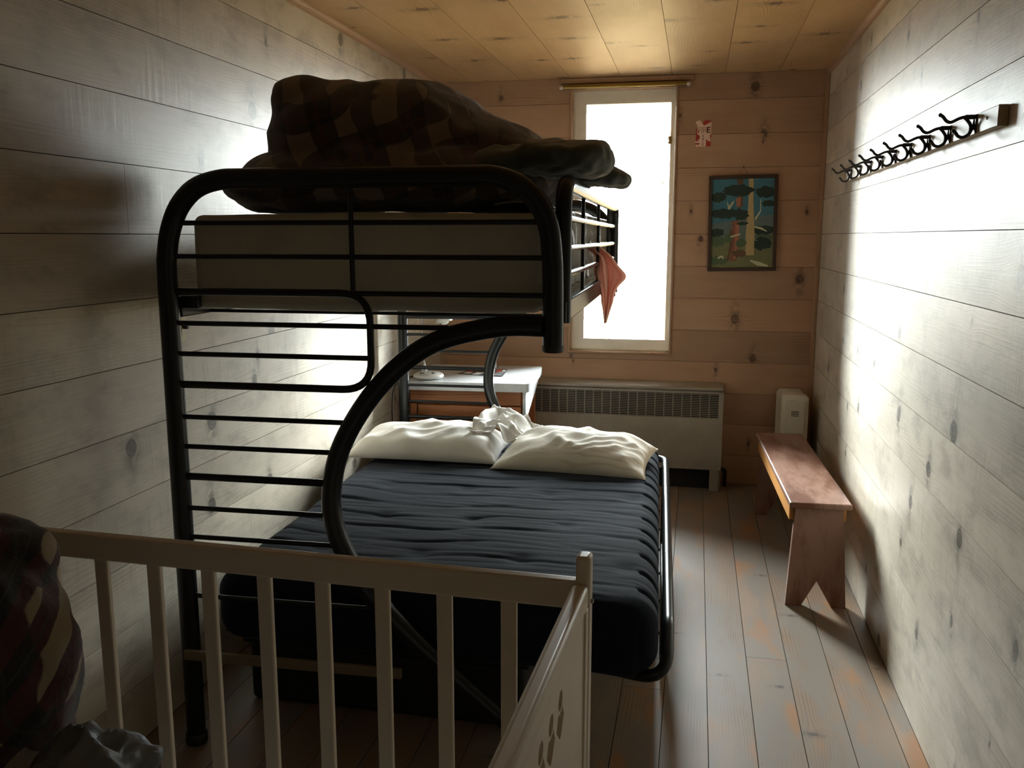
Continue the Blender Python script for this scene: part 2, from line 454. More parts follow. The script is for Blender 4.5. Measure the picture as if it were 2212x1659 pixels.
def rounded(pts, rads, n=6):
    """polyline with rounded corners (3D); rads per interior point."""
    P = [Vector(p) for p in pts]; out = [P[0]]
    for i in range(1, len(P) - 1):
        r = rads[i - 1] if isinstance(rads, (list, tuple)) else rads
        a = (P[i - 1] - P[i]); b = (P[i + 1] - P[i])
        ang = a.angle(b); d = min(r / math.tan(ang / 2), a.length * 0.49, b.length * 0.49)
        p0 = P[i] + a.normalized() * d; p1 = P[i] + b.normalized() * d
        for k in range(n + 1):
            s = k / n
            out.append((p0 * (1 - s) + P[i] * s) * (1 - s) + (P[i] * (1 - s) + p1 * s) * s)
    out.append(P[-1]); return out

def spline(pts, n=8):
    """Catmull-Rom through pts."""
    P = [Vector(p) for p in pts]; P = [P[0] * 2 - P[1]] + P + [P[-1] * 2 - P[-2]]
    out = []
    for i in range(1, len(P) - 2):
        p0, p1, p2, p3 = P[i - 1:i + 3]
        for k in range(n):
            s = k / n
            out.append(0.5 * ((2 * p1) + (p2 - p0) * s + (2 * p0 - 5 * p1 + 4 * p2 - p3) * s * s + (3 * p1 - p0 - 3 * p2 + p3) * s ** 3))
    out.append(P[-2]); return out

# ------------------------------------------------------------------ boarded surfaces
def boards(mb, O, U, V, N, rows, u0, u1, rng, holes=(), knots=(), gap=0.0011, th=0.010, kgap=(0.9, 2.6), ksize=(0.008, 0.028), butts=()):
    """rows: list of (v0, v1). Front faces lie in the plane O + uU + vV; N points into the room."""
    O, U, V, N = Vector(O), Vector(U), Vector(V), Vector(N)
    uvg, uvk, uvi = mb.uv
    for bi, (va, vb) in enumerate(rows):
        cuts = sorted([b for (row, b) in butts if row == bi])
        ends = [u0] + cuts + [u1]
        for e0, e1 in zip(ends[:-1], ends[1:]):
            rnd = rng.random(); off = rng.random() * 50
            rects = [(e0, e1, va, vb)]
            for (ha, hb, hc, hd) in holes:
                nr = []
                for (a, b, c, d) in rects:
                    if b <= ha or a >= hb or d <= hc or c >= hd: nr.append((a, b, c, d)); continue
                    if a < ha: nr.append((a, ha, c, d))
                    if b > hb: nr.append((hb, b, c, d))
                    m0, m1 = max(a, ha), min(b, hb)
                    if c < hc: nr.append((m0, m1, c, hc))
                    if d > hd: nr.append((m0, m1, hd, d))
                rects = nr
            ks = [(ku, kv, s) for (ku, kv, s) in knots if va <= kv <= vb and e0 <= ku <= e1]
            if not ks or kgap:
                x = e0 + rng.uniform(0, kgap[1])
                while x < e1:
                    kv = rng.uniform(va + 0.015, vb - 0.015)
                    if all(abs(x - q[0]) > 0.28 for q in ks): ks.append((x, kv, rng.uniform(*ksize)))
                    x += rng.uniform(*kgap)
            ks.sort()
            for (a, b, c, d) in rects:
                c2 = c + gap if abs(c - va) < 1e-6 else c; d2 = d - gap if abs(d - vb) < 1e-6 else d
                a2 = a + (gap * 0.6 if a in cuts else 0); b2 = b - (gap * 0.6 if b in cuts else 0)
                inn = [k for k in ks if a2 - 0.3 < k[0] < b2 + 0.3] or [(-99, 0, 0.02)]
                seps = [a2] + [min(max((p[0] + q[0]) / 2, a2 + 1e-4), b2 - 1e-4) for p, q in zip(inn[:-1], inn[1:])] + [b2]
                for (k, s0, s1) in zip(inn, seps[:-1], seps[1:]):
                    if s1 - s0 < 2e-4: continue
                    q = [(s0, c2), (s1, c2), (s1, d2), (s0, d2)]
                    i0 = len(mb.v)
                    mb.v += [tuple(O + U * x + V * y) for x, y in q]
                    mb.f.append((i0, i0 + 1, i0 + 2, i0 + 3)); mb.mi.append(0)
                    for x, y in q:
                        uvg.append((x + off, y)); uvk.append((x - k[0], y - k[1])); uvi.append((k[2], rnd))
                # edges
                for (p, q2) in (((a2, c2), (b2, c2)), ((b2, c2), (b2, d2)), ((b2, d2), (a2, d2)), ((a2, d2), (a2, c2))):
                    i0 = len(mb.v)
                    A = O + U * p[0] + V * p[1]; B = O + U * q2[0] + V * q2[1]
                    mb.v += [tuple(A), tuple(A - N * th), tuple(B - N * th), tuple(B)]
                    mb.f.append((i0, i0 + 1, i0 + 2, i0 + 3)); mb.mi.append(0)
                    for x, y in (p, p, q2, q2):
                        uvg.append((x + off, y)); uvk.append((5, 5)); uvi.append((0.02, rnd))

def board_surface(name, mat, specs, back):
    mb = MB(); mb.uv = ([], [], [])
    for s in specs: boards(mb, **s)
    nf = len(mb.v)
    for lo, hi in back: mb.box(lo, hi, 1)
    me = bpy.data.meshes.new(name)
    me.from_pydata(mb.v, [], mb.f)
    me.materials.append(mat); me.materials.append(M_DARKGAP)
    me.polygons.foreach_set('material_index', mb.mi)
    for nm, data in zip(('grain', 'knot', 'info'), mb.uv):
        uv = me.uv_layers.new(name=nm)
        for li, q in enumerate(data): uv.data[li].uv = q
    me.update()
    o = bpy.data.objects.new(name, me); COL.objects.link(o)
    return struct(o)

rng = random.Random(5)
def rows_from(seams, lo, hi):
    s = sorted([x for x in seams if lo + 0.01 < x < hi - 0.01])
    e = [lo] + s + [hi]
    return list(zip(e[:-1], e[1:]))

side_l = [0.756 - 0.1915 * k for k in range(1, 4)] + [0.756, 0.947, 1.139, 1.327, 1.516, 1.712, 1.903, 2.098, 2.29]
side_r = [0.95 - 0.1925 * k for k in range(1, 5)] + [0.95, 1.141, 1.332, 1.524, 1.719, 1.909, 2.10, 2.29]
back_s = [1.332 - 0.192 * k for k in range(1, 7)] + [1.332, 1.524, 1.718, 1.909, 2.10, 2.295]
T = 0.01
# left wall: u = Y ; normal +X ; knots as (Y, Z, size)
board_surface('wall_left', W_SIDE, [dict(O=(LX, 0, 0), U=(0, 1, 0), V=(0, 0, 1), N=(1, 0, 0), rows=rows_from(side_l, 0, HZ), u0=FY, u1=BY, rng=rng,
              knots=[(3.05, 1.96, 0.034), (3.34, 1.86, 0.02), (3.12, 1.15, 0.03), (2.97, 0.98, 0.026), (2.66, 0.89, 0.034), (3.0, 1.07, 0.02), (2.63, 0.60, 0.03), (2.22, 0.90, 0.03), (1.86, 0.62, 0.026), (3.9, 2.38, 0.03)],
              butts=[(8, 2.28), (5, 1.1)])],
              [((LX - WT, FY - WT, -0.05), (LX - T, BY + WT, HZ + 0.05))])
# right wall: normal -X
board_surface('wall_right', W_SIDE, [dict(O=(RX, 0, 0), U=(0, -1, 0), V=(0, 0, 1), N=(-1, 0, 0), rows=rows_from(side_r, 0, HZ), u0=-BY, u1=-FY, rng=rng,
              knots=[(-3.30, 1.45, 0.02), (-3.28, 1.18, 0.026), (-2.55, 0.98, 0.036), (-3.2, 0.90, 0.03), (-4.05, 1.02, 0.02), (-3.95, 0.78, 0.026), (-2.42, 0.72, 0.03), (-2.95, 0.66, 0.026), (-2.6, 2.2, 0.03), (-3.7, 1.47, 0.024), (-3.45, 1.44, 0.02), (-2.15, 1.42, 0.03)],
              kgap=(0.5, 1.3))],
              [((RX + T, FY - WT, -0.05), (RX + WT, BY + WT, HZ + 0.05))])
# back wall with the window opening: u = X ; normal -Y
board_surface('wall_back', W_BACK, [dict(O=(0, BY, 0), U=(1, 0, 0), V=(0, 0, 1), N=(0, -1, 0), rows=rows_from(back_s, 0, HZ), u0=LX, u1=RX, rng=rng, holes=[(WX0, WX1, WZ0, WZ1)],
              knots=[(0.36, 2.10, 0.024), (0.36, 2.05, 0.014), (0.24, 1.02, 0.03), (0.6, 1.26, 0.03), (0.62, 1.65, 0.014), (-0.04, 1.66, 0.012), (-0.75, 0.77, 0.012), (0.3, 2.36, 0.03)], kgap=(0.8, 2.0))],
              [((LX - WT, BY + T, -0.05), (WX0, BY + WT, HZ + 0.05)), ((WX1, BY + T, -0.05), (RX + WT, BY + WT, HZ + 0.05)),
               ((WX0, BY + T, -0.05), (WX1, BY + WT, WZ0)), ((WX0, BY + T, WZ1), (WX1, BY + WT, HZ + 0.05))])
board_surface('wall_front', W_PALE, [dict(O=(0, FY, 0), U=(-1, 0, 0), V=(0, 0, 1), N=(0, 1, 0), rows=rows_from(side_l, 0, HZ), u0=-RX, u1=-LX, rng=rng, kgap=(3.0, 6.0))],
              [((LX - WT, FY - WT, -0.05), (RX + WT, FY - T, HZ + 0.05))])
ceil_s = [-1.375, -1.075, -0.774, -0.472, -0.172, 0.129, 0.431]
board_surface('ceiling', W_CEIL, [dict(O=(0, 0, HZ), U=(0, 1, 0), V=(1, 0, 0), N=(0, 0, -1), rows=rows_from(ceil_s, LX, RX), u0=FY, u1=BY, rng=rng,
              knots=[(3.55, -0.52, 0.026), (3.45, -0.42, 0.02), (3.95, -0.6, 0.03), (4.5, -0.45, 0.024), (4.1, -0.16, 0.03), (4.6, -0.3, 0.02), (3.9, 0.28, 0.03), (3.8, 0.05, 0.022), (3.7, -1.15, 0.03), (4.3, -0.95, 0.03), (4.85, -0.85, 0.024)], kgap=(0.3, 0.9), ksize=(0.010, 0.030))],
              [((LX - WT, FY - WT, HZ + T), (RX + WT, BY + WT, HZ + 0.08))])
floor_s = [0.084 + 0.1415 * k for k in range(-11, 5)]
board_surface('floor', W_FLOOR, [dict(O=(0, 0, 0), U=(0, -1, 0), V=(1, 0, 0), N=(0, 0, 1), rows=rows_from(floor_s, LX, RX), u0=-BY, u1=-FY, rng=rng, gap=0.0012, kgap=(0.9, 2.4), ksize=(0.005, 0.013),
              butts=[(15, -2.15), (13, -3.1), (10, -2.8)], knots=[(-2.62, 0.40, 0.016), (-2.35, 0.19, 0.016), (-2.9, 0.33, 0.012), (-3.5, 0.42, 0.012)])],
              [((LX - WT, FY - WT, -0.08), (RX + WT, BY + WT, -T))])

# quarter-round mouldings and corner strip
def quarter(name, p0, p1, a, b, r):
    """moulding along p0-p1 filling the corner spanned by unit vectors a, b."""
    a, b = Vector(a), Vector(b); p0, p1 = Vector(p0), Vector(p1)
    prof = [Vector((0, 0, 0))] + [a * r * cos(k * pi / 12) + b * r * sin(k * pi / 12) for k in range(7)]
    mb = MB(); mb.prism([tuple(q) for q in prof], p0, p1 - p0)
    ax = max(range(3), key=lambda i: abs((p1 - p0)[i]))
    return struct(mb.build(name, W_TRIM, smooth=30, grainaxis=ax, fixn=True))
quarter('trim_1', (LX, FY, HZ), (LX, BY, HZ), (1, 0, 0), (0, 0, -1), 0.026)
quarter('trim_2', (RX, FY, HZ), (RX, BY, HZ), (-1, 0, 0), (0, 0, -1), 0.026)
mb = MB(); mb.box((RX - 0.026, BY - 0.016, 0.0), (RX - 0.0005, BY - 0.0005, HZ - 0.002)); struct(mb.build('trim_3', W_TRIM, bevel=0.003, grainaxis=2))
mb = MB(); mb.box((LX + 0.0005, BY - 0.014, 0.0), (LX + 0.024, BY - 0.0005, HZ - 0.002)); struct(mb.build('trim_4', W_TRIM, bevel=0.003, grainaxis=2))
mb = MB(); mb.box((WX0 - 0.06, BY - 0.018, 2.408), (WX1 + 0.08, BY - 0.0005, 2.438)); struct(mb.build('trim_5', W_TRIM, bevel=0.003, grainaxis=0))

# ------------------------------------------------------------------ window
win = empty('window_1', loc=((WX0 + WX1) / 2, BY, WZ0)); struct(win)
def wpart(name, boxes, mat, bevel=0.002, ga=None, lab=None):
    mb = MB()
    ox, oy, oz = win.location
    for lo, hi in boxes: mb.box((lo[0] - ox, lo[1] - oy, lo[2] - oz), (hi[0] - ox, hi[1] - oy, hi[2] - oz))
    o = mb.build(name, mat, parent=win, bevel=bevel, grainaxis=ga)
    if lab: o['label'] = lab
    return o
jt = 0.012
wpart('jamb', [((WX0, BY - 0.012, WZ0), (WX0 + jt, BY + WT, WZ1)), ((WX1 - jt, BY - 0.012, WZ0), (WX1, BY + WT, WZ1)),
               ((WX0, BY - 0.012, WZ1 - jt), (WX1, BY + WT, WZ1)), ((WX0, BY - 0.016, WZ0), (WX1, BY + WT, WZ0 + jt))], W_TRIM, ga=2)
SX0, SX1, SZ0, SZ1 = WX0 + jt, WX1 - jt, WZ0 + jt, WZ1 - jt
SY = BY + 0.065
def rect(a, b, c, d): return [(a, c), (b, c), (b, d), (a, d)]
ox_, oy_, oz_ = win.location
sash = outline_solid('sash', rect(SX0 - ox_, SX1 - ox_, SZ0 - oz_, SZ1 - oz_), [rect(SX0 + 0.078 - ox_, SX1 - 0.030 - ox_, SZ0 + 0.072 - oz_, SZ1 - 0.076 - oz_)], 0.035, M_CREAMW,
              Matrix.Translation((0, SY + 0.0175 - oy_, 0)) @ Matrix(((1, 0, 0, 0), (0, 0, 1, 0), (0, 1, 0, 0), (0, 0, 0, 1))), win, bevel=0.002)
sash['label'] = 'cream painted sash'
wpart('sash_stop', [((SX0, SY - 0.014, SZ0), (SX0 + 0.010, SY, SZ1)), ((SX1 - 0.010, SY - 0.014, SZ0), (SX1, SY, SZ1)),
                    ((SX0, SY - 0.014, SZ0), (SX1, SY, SZ0 + 0.010))], M_CREAMW)
wpart('glass_pane', [((SX0 + 0.07, SY + 0.015, SZ0 + 0.065), (SX1 - 0.03, SY + 0.019, SZ1 - 0.07))], M_GLASS, bevel=0)
wpart('latch', [((-0.188, SY - 0.018, 2.055), (-0.168, SY, 2.10)), ((-0.184, SY - 0.032, 2.066), (-0.175, SY - 0.012, 2.076))], M_BRASS, lab='small brass latch')
wpart('pull_hook', [((-0.216, SY - 0.012, 1.82), (-0.206, SY, 1.835)), ((-0.212, SY - 0.02, 1.76), (-0.209, SY - 0.016, 1.83))], M_BRASS)

# curtain rod
rod = tag(empty('curtain_rod', loc=(-0.45, BY - 0.045, 2.382)), 'thin brass curtain rod mounted above the narrow window', 'curtain rod')
mb = MB(); mb.tube([(-0.365, 0, 0.0), (0.366, 0, 0.0)], 0.0085, 14); mb.build('pole', M_BRASS, rod)
mb = MB(); mb.box((-0.352, 0.004, -0.004), (0.355, 0.030, 0.016)); mb.build('valance_strip', M_BRASS, rod, bevel=0.002)
for s in (-0.371, 0.372):
    mb = MB(); mb.lathe([(0.004, -0.012), (0.010, -0.010), (0.013, 0), (0.010, 0.010), (0.004, 0.012)], (s, 0, 0), 16, M=Matrix.Rotation(pi / 2, 4, 'Y')); mb.build('end_cap', M_CLEAR, rod)
    mb = MB(); mb.box((s - 0.004, 0.0, -0.012), (s + 0.004, 0.044, 0.012)); mb.build('bracket', M_CLEAR, rod, bevel=0.002)

# ------------------------------------------------------------------ bunk bed (local frame: x across, y towards the head, z up)
TH = radians(1.6)
BO = Vector((-1.431, 2.2, 0))
bunk = tag(empty('bunk_bed', loc=BO, rz=TH), 'black tubular metal bunk bed with curved C-shaped end frames', 'bunk bed')
Minv = (Matrix.Translation(BO) @ Matrix.Rotation(TH, 4, 'Z')).inverted()
def bl(p): return tuple(Minv @ Vector(p))
R1, R2, R3 = 0.0275, 0.0105, 0.0072
HL = 2.17
def end_frame(y):
    mb = MB()
    arch = [(0, y, 0.02)] + [(0, y, z) for z in (0.45, 1.1, 1.4)] + [(0.004, y, 1.46), (0.018, y, 1.525), (0.048, y, 1.588), (0.098, y, 1.636), (0.166, y, 1.658), (0.25, y, 1.661), (0.54, y, 1.661), (0.86, y, 1.661),
            (0.925, y, 1.658), (0.985, y, 1.638), (1.034, y, 1.595), (1.062, y, 1.535), (1.072, y, 1.46), (1.075, y, 1.38), (1.076, y, 1.222)]
    mb.tube(spline(arch, 4), R1, 16)
    o = mb.build('end_arch', M_BLACK, bunk)
    mb = MB(); mb.lathe([(0.030, 0), (0.032, 0.004), (0.032, 0.03), (0.029, 0.034)], (0, y, 0), 16); mb.build('foot_cap', M_BLACKP, bunk)
    mb = MB(); mb.lathe([(0.024, -0.006), (0.029, 0), (0.029, 0.012)], (1.076, y, 1.219), 16); mb.build('end_cap', M_BLACKP, bunk)
    arc = spline([(1.05, y, 1.28), (0.937, y, 1.277), (0.787, y, 1.243), (0.685, y, 1.186), (0.598, y, 1.103), (0.53, y, 1.01), (0.483, y, 0.918), (0.46, y, 0.824), (0.458, y, 0.743), (0.482, y, 0.652), (0.549, y, 0.532), (0.66, y, 0.415), (0.80, y, 0.29), (0.96, y, 0.16), (1.10, y, 0.06), (1.14, y, 0.028)], 5)
    mb = MB(); mb.tube(arc, R1, 16); mb.build('curved_support', M_BLACK, bunk)
    loop = rounded([(0.02, y, 1.359), (0.584, y, 1.359), (0.584, y, 1.098), (0.02, y, 1.098)], [0.085, 0.085], 8)
    mb = MB(); mb.tube(loop, R2, 12); mb.build('ladder_loop', M_BLACK, bunk)
    for (xa, xb, z, r) in ((0.01, 1.066, 1.545, R3), (0.01, 1.066, 1.455, R3), (0.520, 1.066, 1.359, R3), (0.02, 0.80, 1.271, R3), (0.02, 0.575, 1.185, R3), (0.02, 0.525, 1.005, R3), (0.02, 0.483, 0.919, R3),
                           (0.02, 0.462, 0.831, R2), (0.02, 0.459, 0.737, R3), (0.02, 0.482, 0.650, R3), (0.02, 0.585, 0.470, R3)):
        mb = MB(); mb.tube([(xa, y, z), (xb, y, z)], r, 10); mb.build('rung', M_BLACK, bunk)
    mb = MB(); mb.tube(rounded([(0.02, y, 0.567), (0.43, y, 0.567), (0.53, y, 0.53)], [0.05]), R2, 10); mb.build('rung', M_BLACK, bunk)
    mb = MB(); mb.tube([(0.538, y, 1.355), (0.538, y, 1.64)], R3, 10); mb.build('upright_bar', M_BLACK, bunk)
end_frame(0.0); end_frame(HL)
def guard(x):
    g = rounded([(x, 0.056, 1.285), (x, 0.056, 1.648), (x, HL - 0.06, 1.648), (x, HL - 0.06, 1.24)], [0.09, 0.05], 8)
    mb = MB(); mb.tube(g, 0.022, 14); gr = mb.build('guard_rail', M_BLACK, bunk)
    for z in (1.557, 1.477, 1.408):
        mb = MB(); mb.tube([(x, 0.062, z), (x, HL - 0.06, z)], 0.0085, 10); mb.build('guard_bar', M_BLACK, gr)
    for yy in (0.58, 1.17, 1.7):
        mb = MB(); mb.tube([(x, yy, 1.34), (x, yy, 1.645)], 0.0065, 8); mb.build('guard_post', M_BLACK, gr)
    mb = MB(); mb.box((x - 0.016, 0.03, 1.285), (x + 0.012, HL - 0.03, 1.342)); mb.build('side_rail', M_BLACK, bunk, bevel=0.004)
guard(1.094)
mb = MB(); mb.box((-0.014, 0.03, 1.285), (0.020, HL - 0.03, 1.342)); mb.build('side_rail', M_BLACK, bunk, bevel=0.004)
mb = MB(); mb.box((0.018, 0.028, 1.310), (0.070, 0.054, 1.345)); mb.build('bracket', M_BLACK, bunk, bevel=0.003)
for k in range(9):
    yy = 0.2 + k * 0.22
    mb = MB(); mb.box((0.0, yy - 0.012, 1.286), (1.078, yy + 0.012, 1.294)); mb.build('support_slat', M_BLACK, bunk)
# lower futon frame: a tube that wraps the right side and the near corner
fr = [bl(p) for p in rounded([(-1.37, 2.46, 0.256), (-0.30, 2.44, 0.256), (-0.040, 2.262, 0.315), (-0.044, 2.45, 0.398), (-0.118, 4.352, 0.41), (-1.42, 4.352, 0.40)], [0.1, 0.07, 0.1, 0.07], 8)]
mb = MB(); mb.tube(fr, 0.0175, 14); mb.build('futon_frame', M_BLACK, bunk)
mb = MB(); mb.tube([bl(p) for p in rounded([(-0.066, 3.0, 0.395), (-0.070, 3.0, 0.015), (-0.118, 4.2, 0.015), (-0.113, 4.2, 0.40)], [0.06, 0.06], 8)], 0.0125, 12); mb.build('futon_leg_hoop', M_BLACK, bunk)
for k in range(8):
    yy = 2.42 + k * 0.255
    mb = MB(); mb.tube([bl((-0.058 - 0.04 * (yy - 2.29), yy, 0.260)), bl((-1.44 - 0.03 * (yy - 2.29), yy, 0.260))], 0.006, 8); mb.build('deck_wire', M_BLACK, bunk)
mb = MB(); mb.box((0.0, -0.042, 0.285), (0.66, -0.028, 0.314)); so = mb.build('stretcher_board', simple('pale_brown_board', lin(120, 104, 84), 0.6), bunk, bevel=0.002); so['label'] = 'pale brown board low across the foot end'

# upper mattress
def soft_box(name, mat, parent, x0, x1, y0, y1, z0, z1, r, fn=None, nx=60, ny=90, nz=10, loc=(0, 0, 0), rz=0, sub=0):
    """rounded cushion: superellipsoid-like box with rounded edges, displaced by fn(p, n)."""
    bm = bmesh.new()
    cx, cy, cz = (x0 + x1) / 2, (y0 + y1) / 2, (z0 + z1) / 2
    hx, hy, hz = (x1 - x0) / 2, (y1 - y0) / 2, (z1 - z0) / 2
    def axis(h, n):
        # denser near the edges
        m = max(3, int(n * r / (2 * h)) + 3)
        a = [-h + r * k / m for k in range(m)]
        inner = max(2, n - 2 * m)
        b = [-h + r + (2 * h - 2 * r) * k / inner for k in range(inner + 1)]
        return a + b + [-q for q in reversed(a)]
    X, Y, Z = axis(hx, nx), axis(hy, ny), axis(hz, nz)
    vd = {}
    def vert(p):
        key = tuple(round(q, 6) for q in p)
        if key in vd: return vd[key]
        q = Vector(p); c = Vector((max(-hx + r, min(hx - r, q.x)), max(-hy + r, min(hy - r, q.y)), max(-hz + r, min(hz - r, q.z))))
        d = q - c
        n = d.normalized() if d.length > 1e-9 else Vector((0, 0, 1))
        pos = c + n * r
        pos += Vector((cx, cy, cz))
        if fn: pos = fn(pos, n)
        vd[key] = bm.verts.new(pos); return vd[key]
    def sheet(A, B, mk, flip):
        for i in range(len(A) - 1):
            for j in range(len(B) - 1):
                q = [vert(mk(A[i], B[j])), vert(mk(A[i + 1], B[j])), vert(mk(A[i + 1], B[j + 1])), vert(mk(A[i], B[j + 1]))]
                if flip: q.reverse()
                if len(set(q)) == 4:
                    try: bm.faces.new(q)
                    except ValueError: pass
    sheet(X, Y, lambda a, b: (a, b, hz), False); sheet(X, Y, lambda a, b: (a, b, -hz), True)
    sheet(X, Z, lambda a, b: (a, -hy, b), False); sheet(X, Z, lambda a, b: (a, hy, b), True)
    sheet(Y, Z, lambda a, b: (hx, a, b), False); sheet(Y, Z, lambda a, b: (-hx, a, b), True)
    bmesh.ops.recalc_face_normals(bm, faces=bm.faces)
    me = bpy.data.meshes.new(name); bm.to_mesh(me); bm.free()
    me.materials.append(mat)
    me.polygons.foreach_set('use_smooth', [True] * len(me.polygons))
    o = bpy.data.objects.new(name, me); COL.objects.link(o)
    o.location = loc; o.rotation_euler = (0, 0, rz)
    if parent is not None: o.parent = parent
    return o
def nz(p, s, k=0.0): return noise.noise(Vector((p[0] * s, p[1] * s, p[2] * s + k)))
def matt(p, n):
    return p + n * (0.006 * nz(p, 5.0)) + Vector((0, 0, 0.004 if n.z < -0.3 else 0))
um = soft_box('mattress', M_MATTRESS, None, 0.036, 1.040, 0.066, HL - 0.04, 1.30, 1.572, 0.03, matt, 30, 50, 10, loc=BO, rz=TH)
tag(um, 'thick grey mattress on the upper bunk behind black bars', 'mattress')

# crumpled sheet tucked between upper mattress and guard rail
def sheetfn(u, v):
    y = 0.09 + 1.95 * u
    z = 1.352 + 0.272 * v
    a = noise.fractal(Vector((y * 9, z * 3.0, 0.3)), 1.0, 2.0, 3)
    b = abs(noise.noise(Vector((y * 14 + z * 6, z * 5.0, 2.0))))
    x = 1.056 + 0.010 * a + 0.022 * (0.35 - b)
    x = max(1.046, min(1.069, x))
    if v > 0.86:
        k = (v - 0.86) / 0.14
        x -= 0.16 * k; z = 1.352 + 0.272 * (0.86 + 0.10 * sin(k * pi / 2)) - 0.02 * k * k
    return (x, y, z)
mb = MB(); mb.grid(sheetfn, 150, 46)
sh = mb.build('bed_sheet', M_SHEET, smooth=80); sh.location = BO; sh.rotation_euler = (0, 0, TH)
sm = sh.modifiers.new('cloth', 'SOLIDIFY'); sm.thickness = 0.003; sm.offset = -1
tag(sh, 'crumpled grey sheet bunched behind the upper side guard rail', 'sheet')

# pink cloth hanging through the guard rail
def pinkfn(u, v):
    # v: 0 knot at the bar .. 1 pointed tip ; u across
    a = u - 0.5
    z = 1.462 - 0.285 * v
    cx = 1.098 + 0.050 * (1 - exp(-v / 0.22)) - 0.022 * v
    wd = 0.030 + 0.046 * exp(-((v - 0.34) / 0.20) ** 2) + 0.012 * (1 - v)
    if v > 0.72: wd *= max(0.10, 1 - (v - 0.72) / 0.30)
    fold = 0.020 * sin(a * 11 + 2.0 * v) * (1 - 0.5 * v) + 0.010 * sin(a * 23 + 1)
    x = cx + a * wd * 1.15 + (0.020 * max(0, a) * 2 * exp(-((v - 0.36) / 0.10) ** 2))
    y = 1.205 + a * wd * 0.9 + fold - 0.012
    z += -0.010 * a * exp(-((v - 0.3) / 0.2) ** 2)
    if v < 0.10: x -= (0.10 - v) * 0.25; z += (0.10 - v) * 0.05
    return (x, y, z)
mb = MB(); mb.grid(pinkfn, 22, 44)
pk = mb.build('pink_cloth', M_PINK, smooth=80); pk.location = BO; pk.rotation_euler = (0, 0, TH)
sm = pk.modifiers.new('cloth', 'SOLIDIFY'); sm.thickness = 0.003
tag(pk, 'limp pink cloth hanging out between the upper guard rail bars', 'cloth')

# ------------------------------------------------------------------ remeshed soft lumps
def lump(name, mat, ells, voxel=0.014, disp=None, parent=None, smooth_it=6):
    bm = bmesh.new()
    for (c, r, *rot) in ells:
        M = Matrix.Translation(c)
        if rot: M = M @ rot[0].to_4x4()
        M = M @ Matrix.Diagonal((*r, 1))
        bmesh.ops.create_icosphere(bm, subdivisions=4, radius=1.0, matrix=M)
    me = bpy.data.meshes.new(name + '_raw'); bm.to_mesh(me); bm.free()
    tmp = bpy.data.objects.new(name + '_raw', me); COL.objects.link(tmp)
    rm = tmp.modifiers.new('remesh', 'REMESH'); rm.mode = 'VOXEL'; rm.voxel_size = voxel
    if smooth_it:
        s = tmp.modifiers.new('smooth', 'SMOOTH'); s.iterations = smooth_it; s.factor = 0.5
    out = bpy.data.meshes.new_from_object(tmp.evaluated_get(bpy.context.evaluated_depsgraph_get()))
    bpy.data.objects.remove(tmp); bpy.data.meshes.remove(me)
    out.name = name
    if disp:
        nrm = [v.normal.copy() for v in out.vertices]
        for v, n in zip(out.vertices, nrm): v.co = disp(v.co.copy(), n)
    out.materials.clear(); out.materials.append(mat)
    out.polygons.foreach_set('use_smooth', [True] * len(out.polygons))
    out.update()
    o = bpy.data.objects.new(name, out); COL.objects.link(o)
    if parent is not None: o.parent = parent
    return o

sb = tag(empty('sleeping_bag', loc=(-0.95, 2.75, 1.585)), 'heaped dark sleeping bag with brown plaid lining on the upper bunk', 'sleeping bag')
so = Vector(sb.location)
def E(x, y, z, a, b, c, rx=0, ry=0, rz=0):
    from mathutils import Euler
    return (Vector((x, y, z)) - so, (a, b, c), Euler((rx, ry, rz)).to_matrix())
def wrinkle(p, n):
    q = p + so
    a = 1 - abs(noise.noise(Vector((q.x * 5 + q.z * 3, q.y * 4, q.z * 7))))
    b = 1 - abs(noise.noise(Vector((q.x * 11, q.y * 9, q.z * 13 + 4))))
    p = p + n * (0.022 * (a - 0.75) + 0.010 * (b - 0.75))
    if q.z + 0 < 1.60: p.z = max(p.z, 1.583 - so.z)
    return p
lump('lining', M_PLAID, [
    E(-1.10, 2.72, 1.80, 0.22, 0.33, 0.185), E(-0.90, 2.78, 1.79, 0.30, 0.36, 0.205, 0, 0.12, 0), E(-0.66, 2.80, 1.73, 0.25, 0.34, 0.150, 0, 0.28, 0), E(-1.05, 2.50, 1.66, 0.36, 0.18, 0.085), E(-1.22, 2.64, 1.635, 0.21, 0.22, 0.065), E(-1.30, 2.75, 1.64, 0.15, 0.16, 0.07),
    E(-1.175, 2.66, 1.905, 0.118, 0.22, 0.088), E(-1.10, 2.62, 1.67, 0.27, 0.30, 0.10), E(-1.325, 2.72, 1.70, 0.135, 0.15, 0.080, 0, -0.1, 0), E(-0.98, 2.52, 1.70, 0.30, 0.15, 0.09),
    E(-0.70, 2.58, 1.665, 0.28, 0.24, 0.10, 0, 0.05, 0.1), E(-0.86, 2.50, 1.635, 0.42, 0.20, 0.055), E(-0.46, 2.70, 1.735, 0.13, 0.22, 0.065, 0, 0.05, 0)],
     disp=wrinkle, parent=sb)
def shell_w(p, n):
    q = p + so
    return p + n * (0.006 * noise.noise(Vector((q.x * 40, q.y * 30, q.z * 30))) + 0.006 * noise.noise(Vector((q.x * 9, q.y * 14, q.z * 20))))
sl = lump('shell_fold', M_OLIVE, [E(-0.54, 2.52, 1.712, 0.17, 0.13, 0.050, 0, -0.12, 0.05), E(-0.41, 2.52, 1.724, 0.15, 0.145, 0.052, 0, 0.0, 0), E(-0.315, 2.53, 1.722, 0.085, 0.145, 0.050, 0, 0.12, 0), E(-0.30, 2.52, 1.735, 0.065, 0.12, 0.038, 0, 0, 0)], 0.010, shell_w, sb)
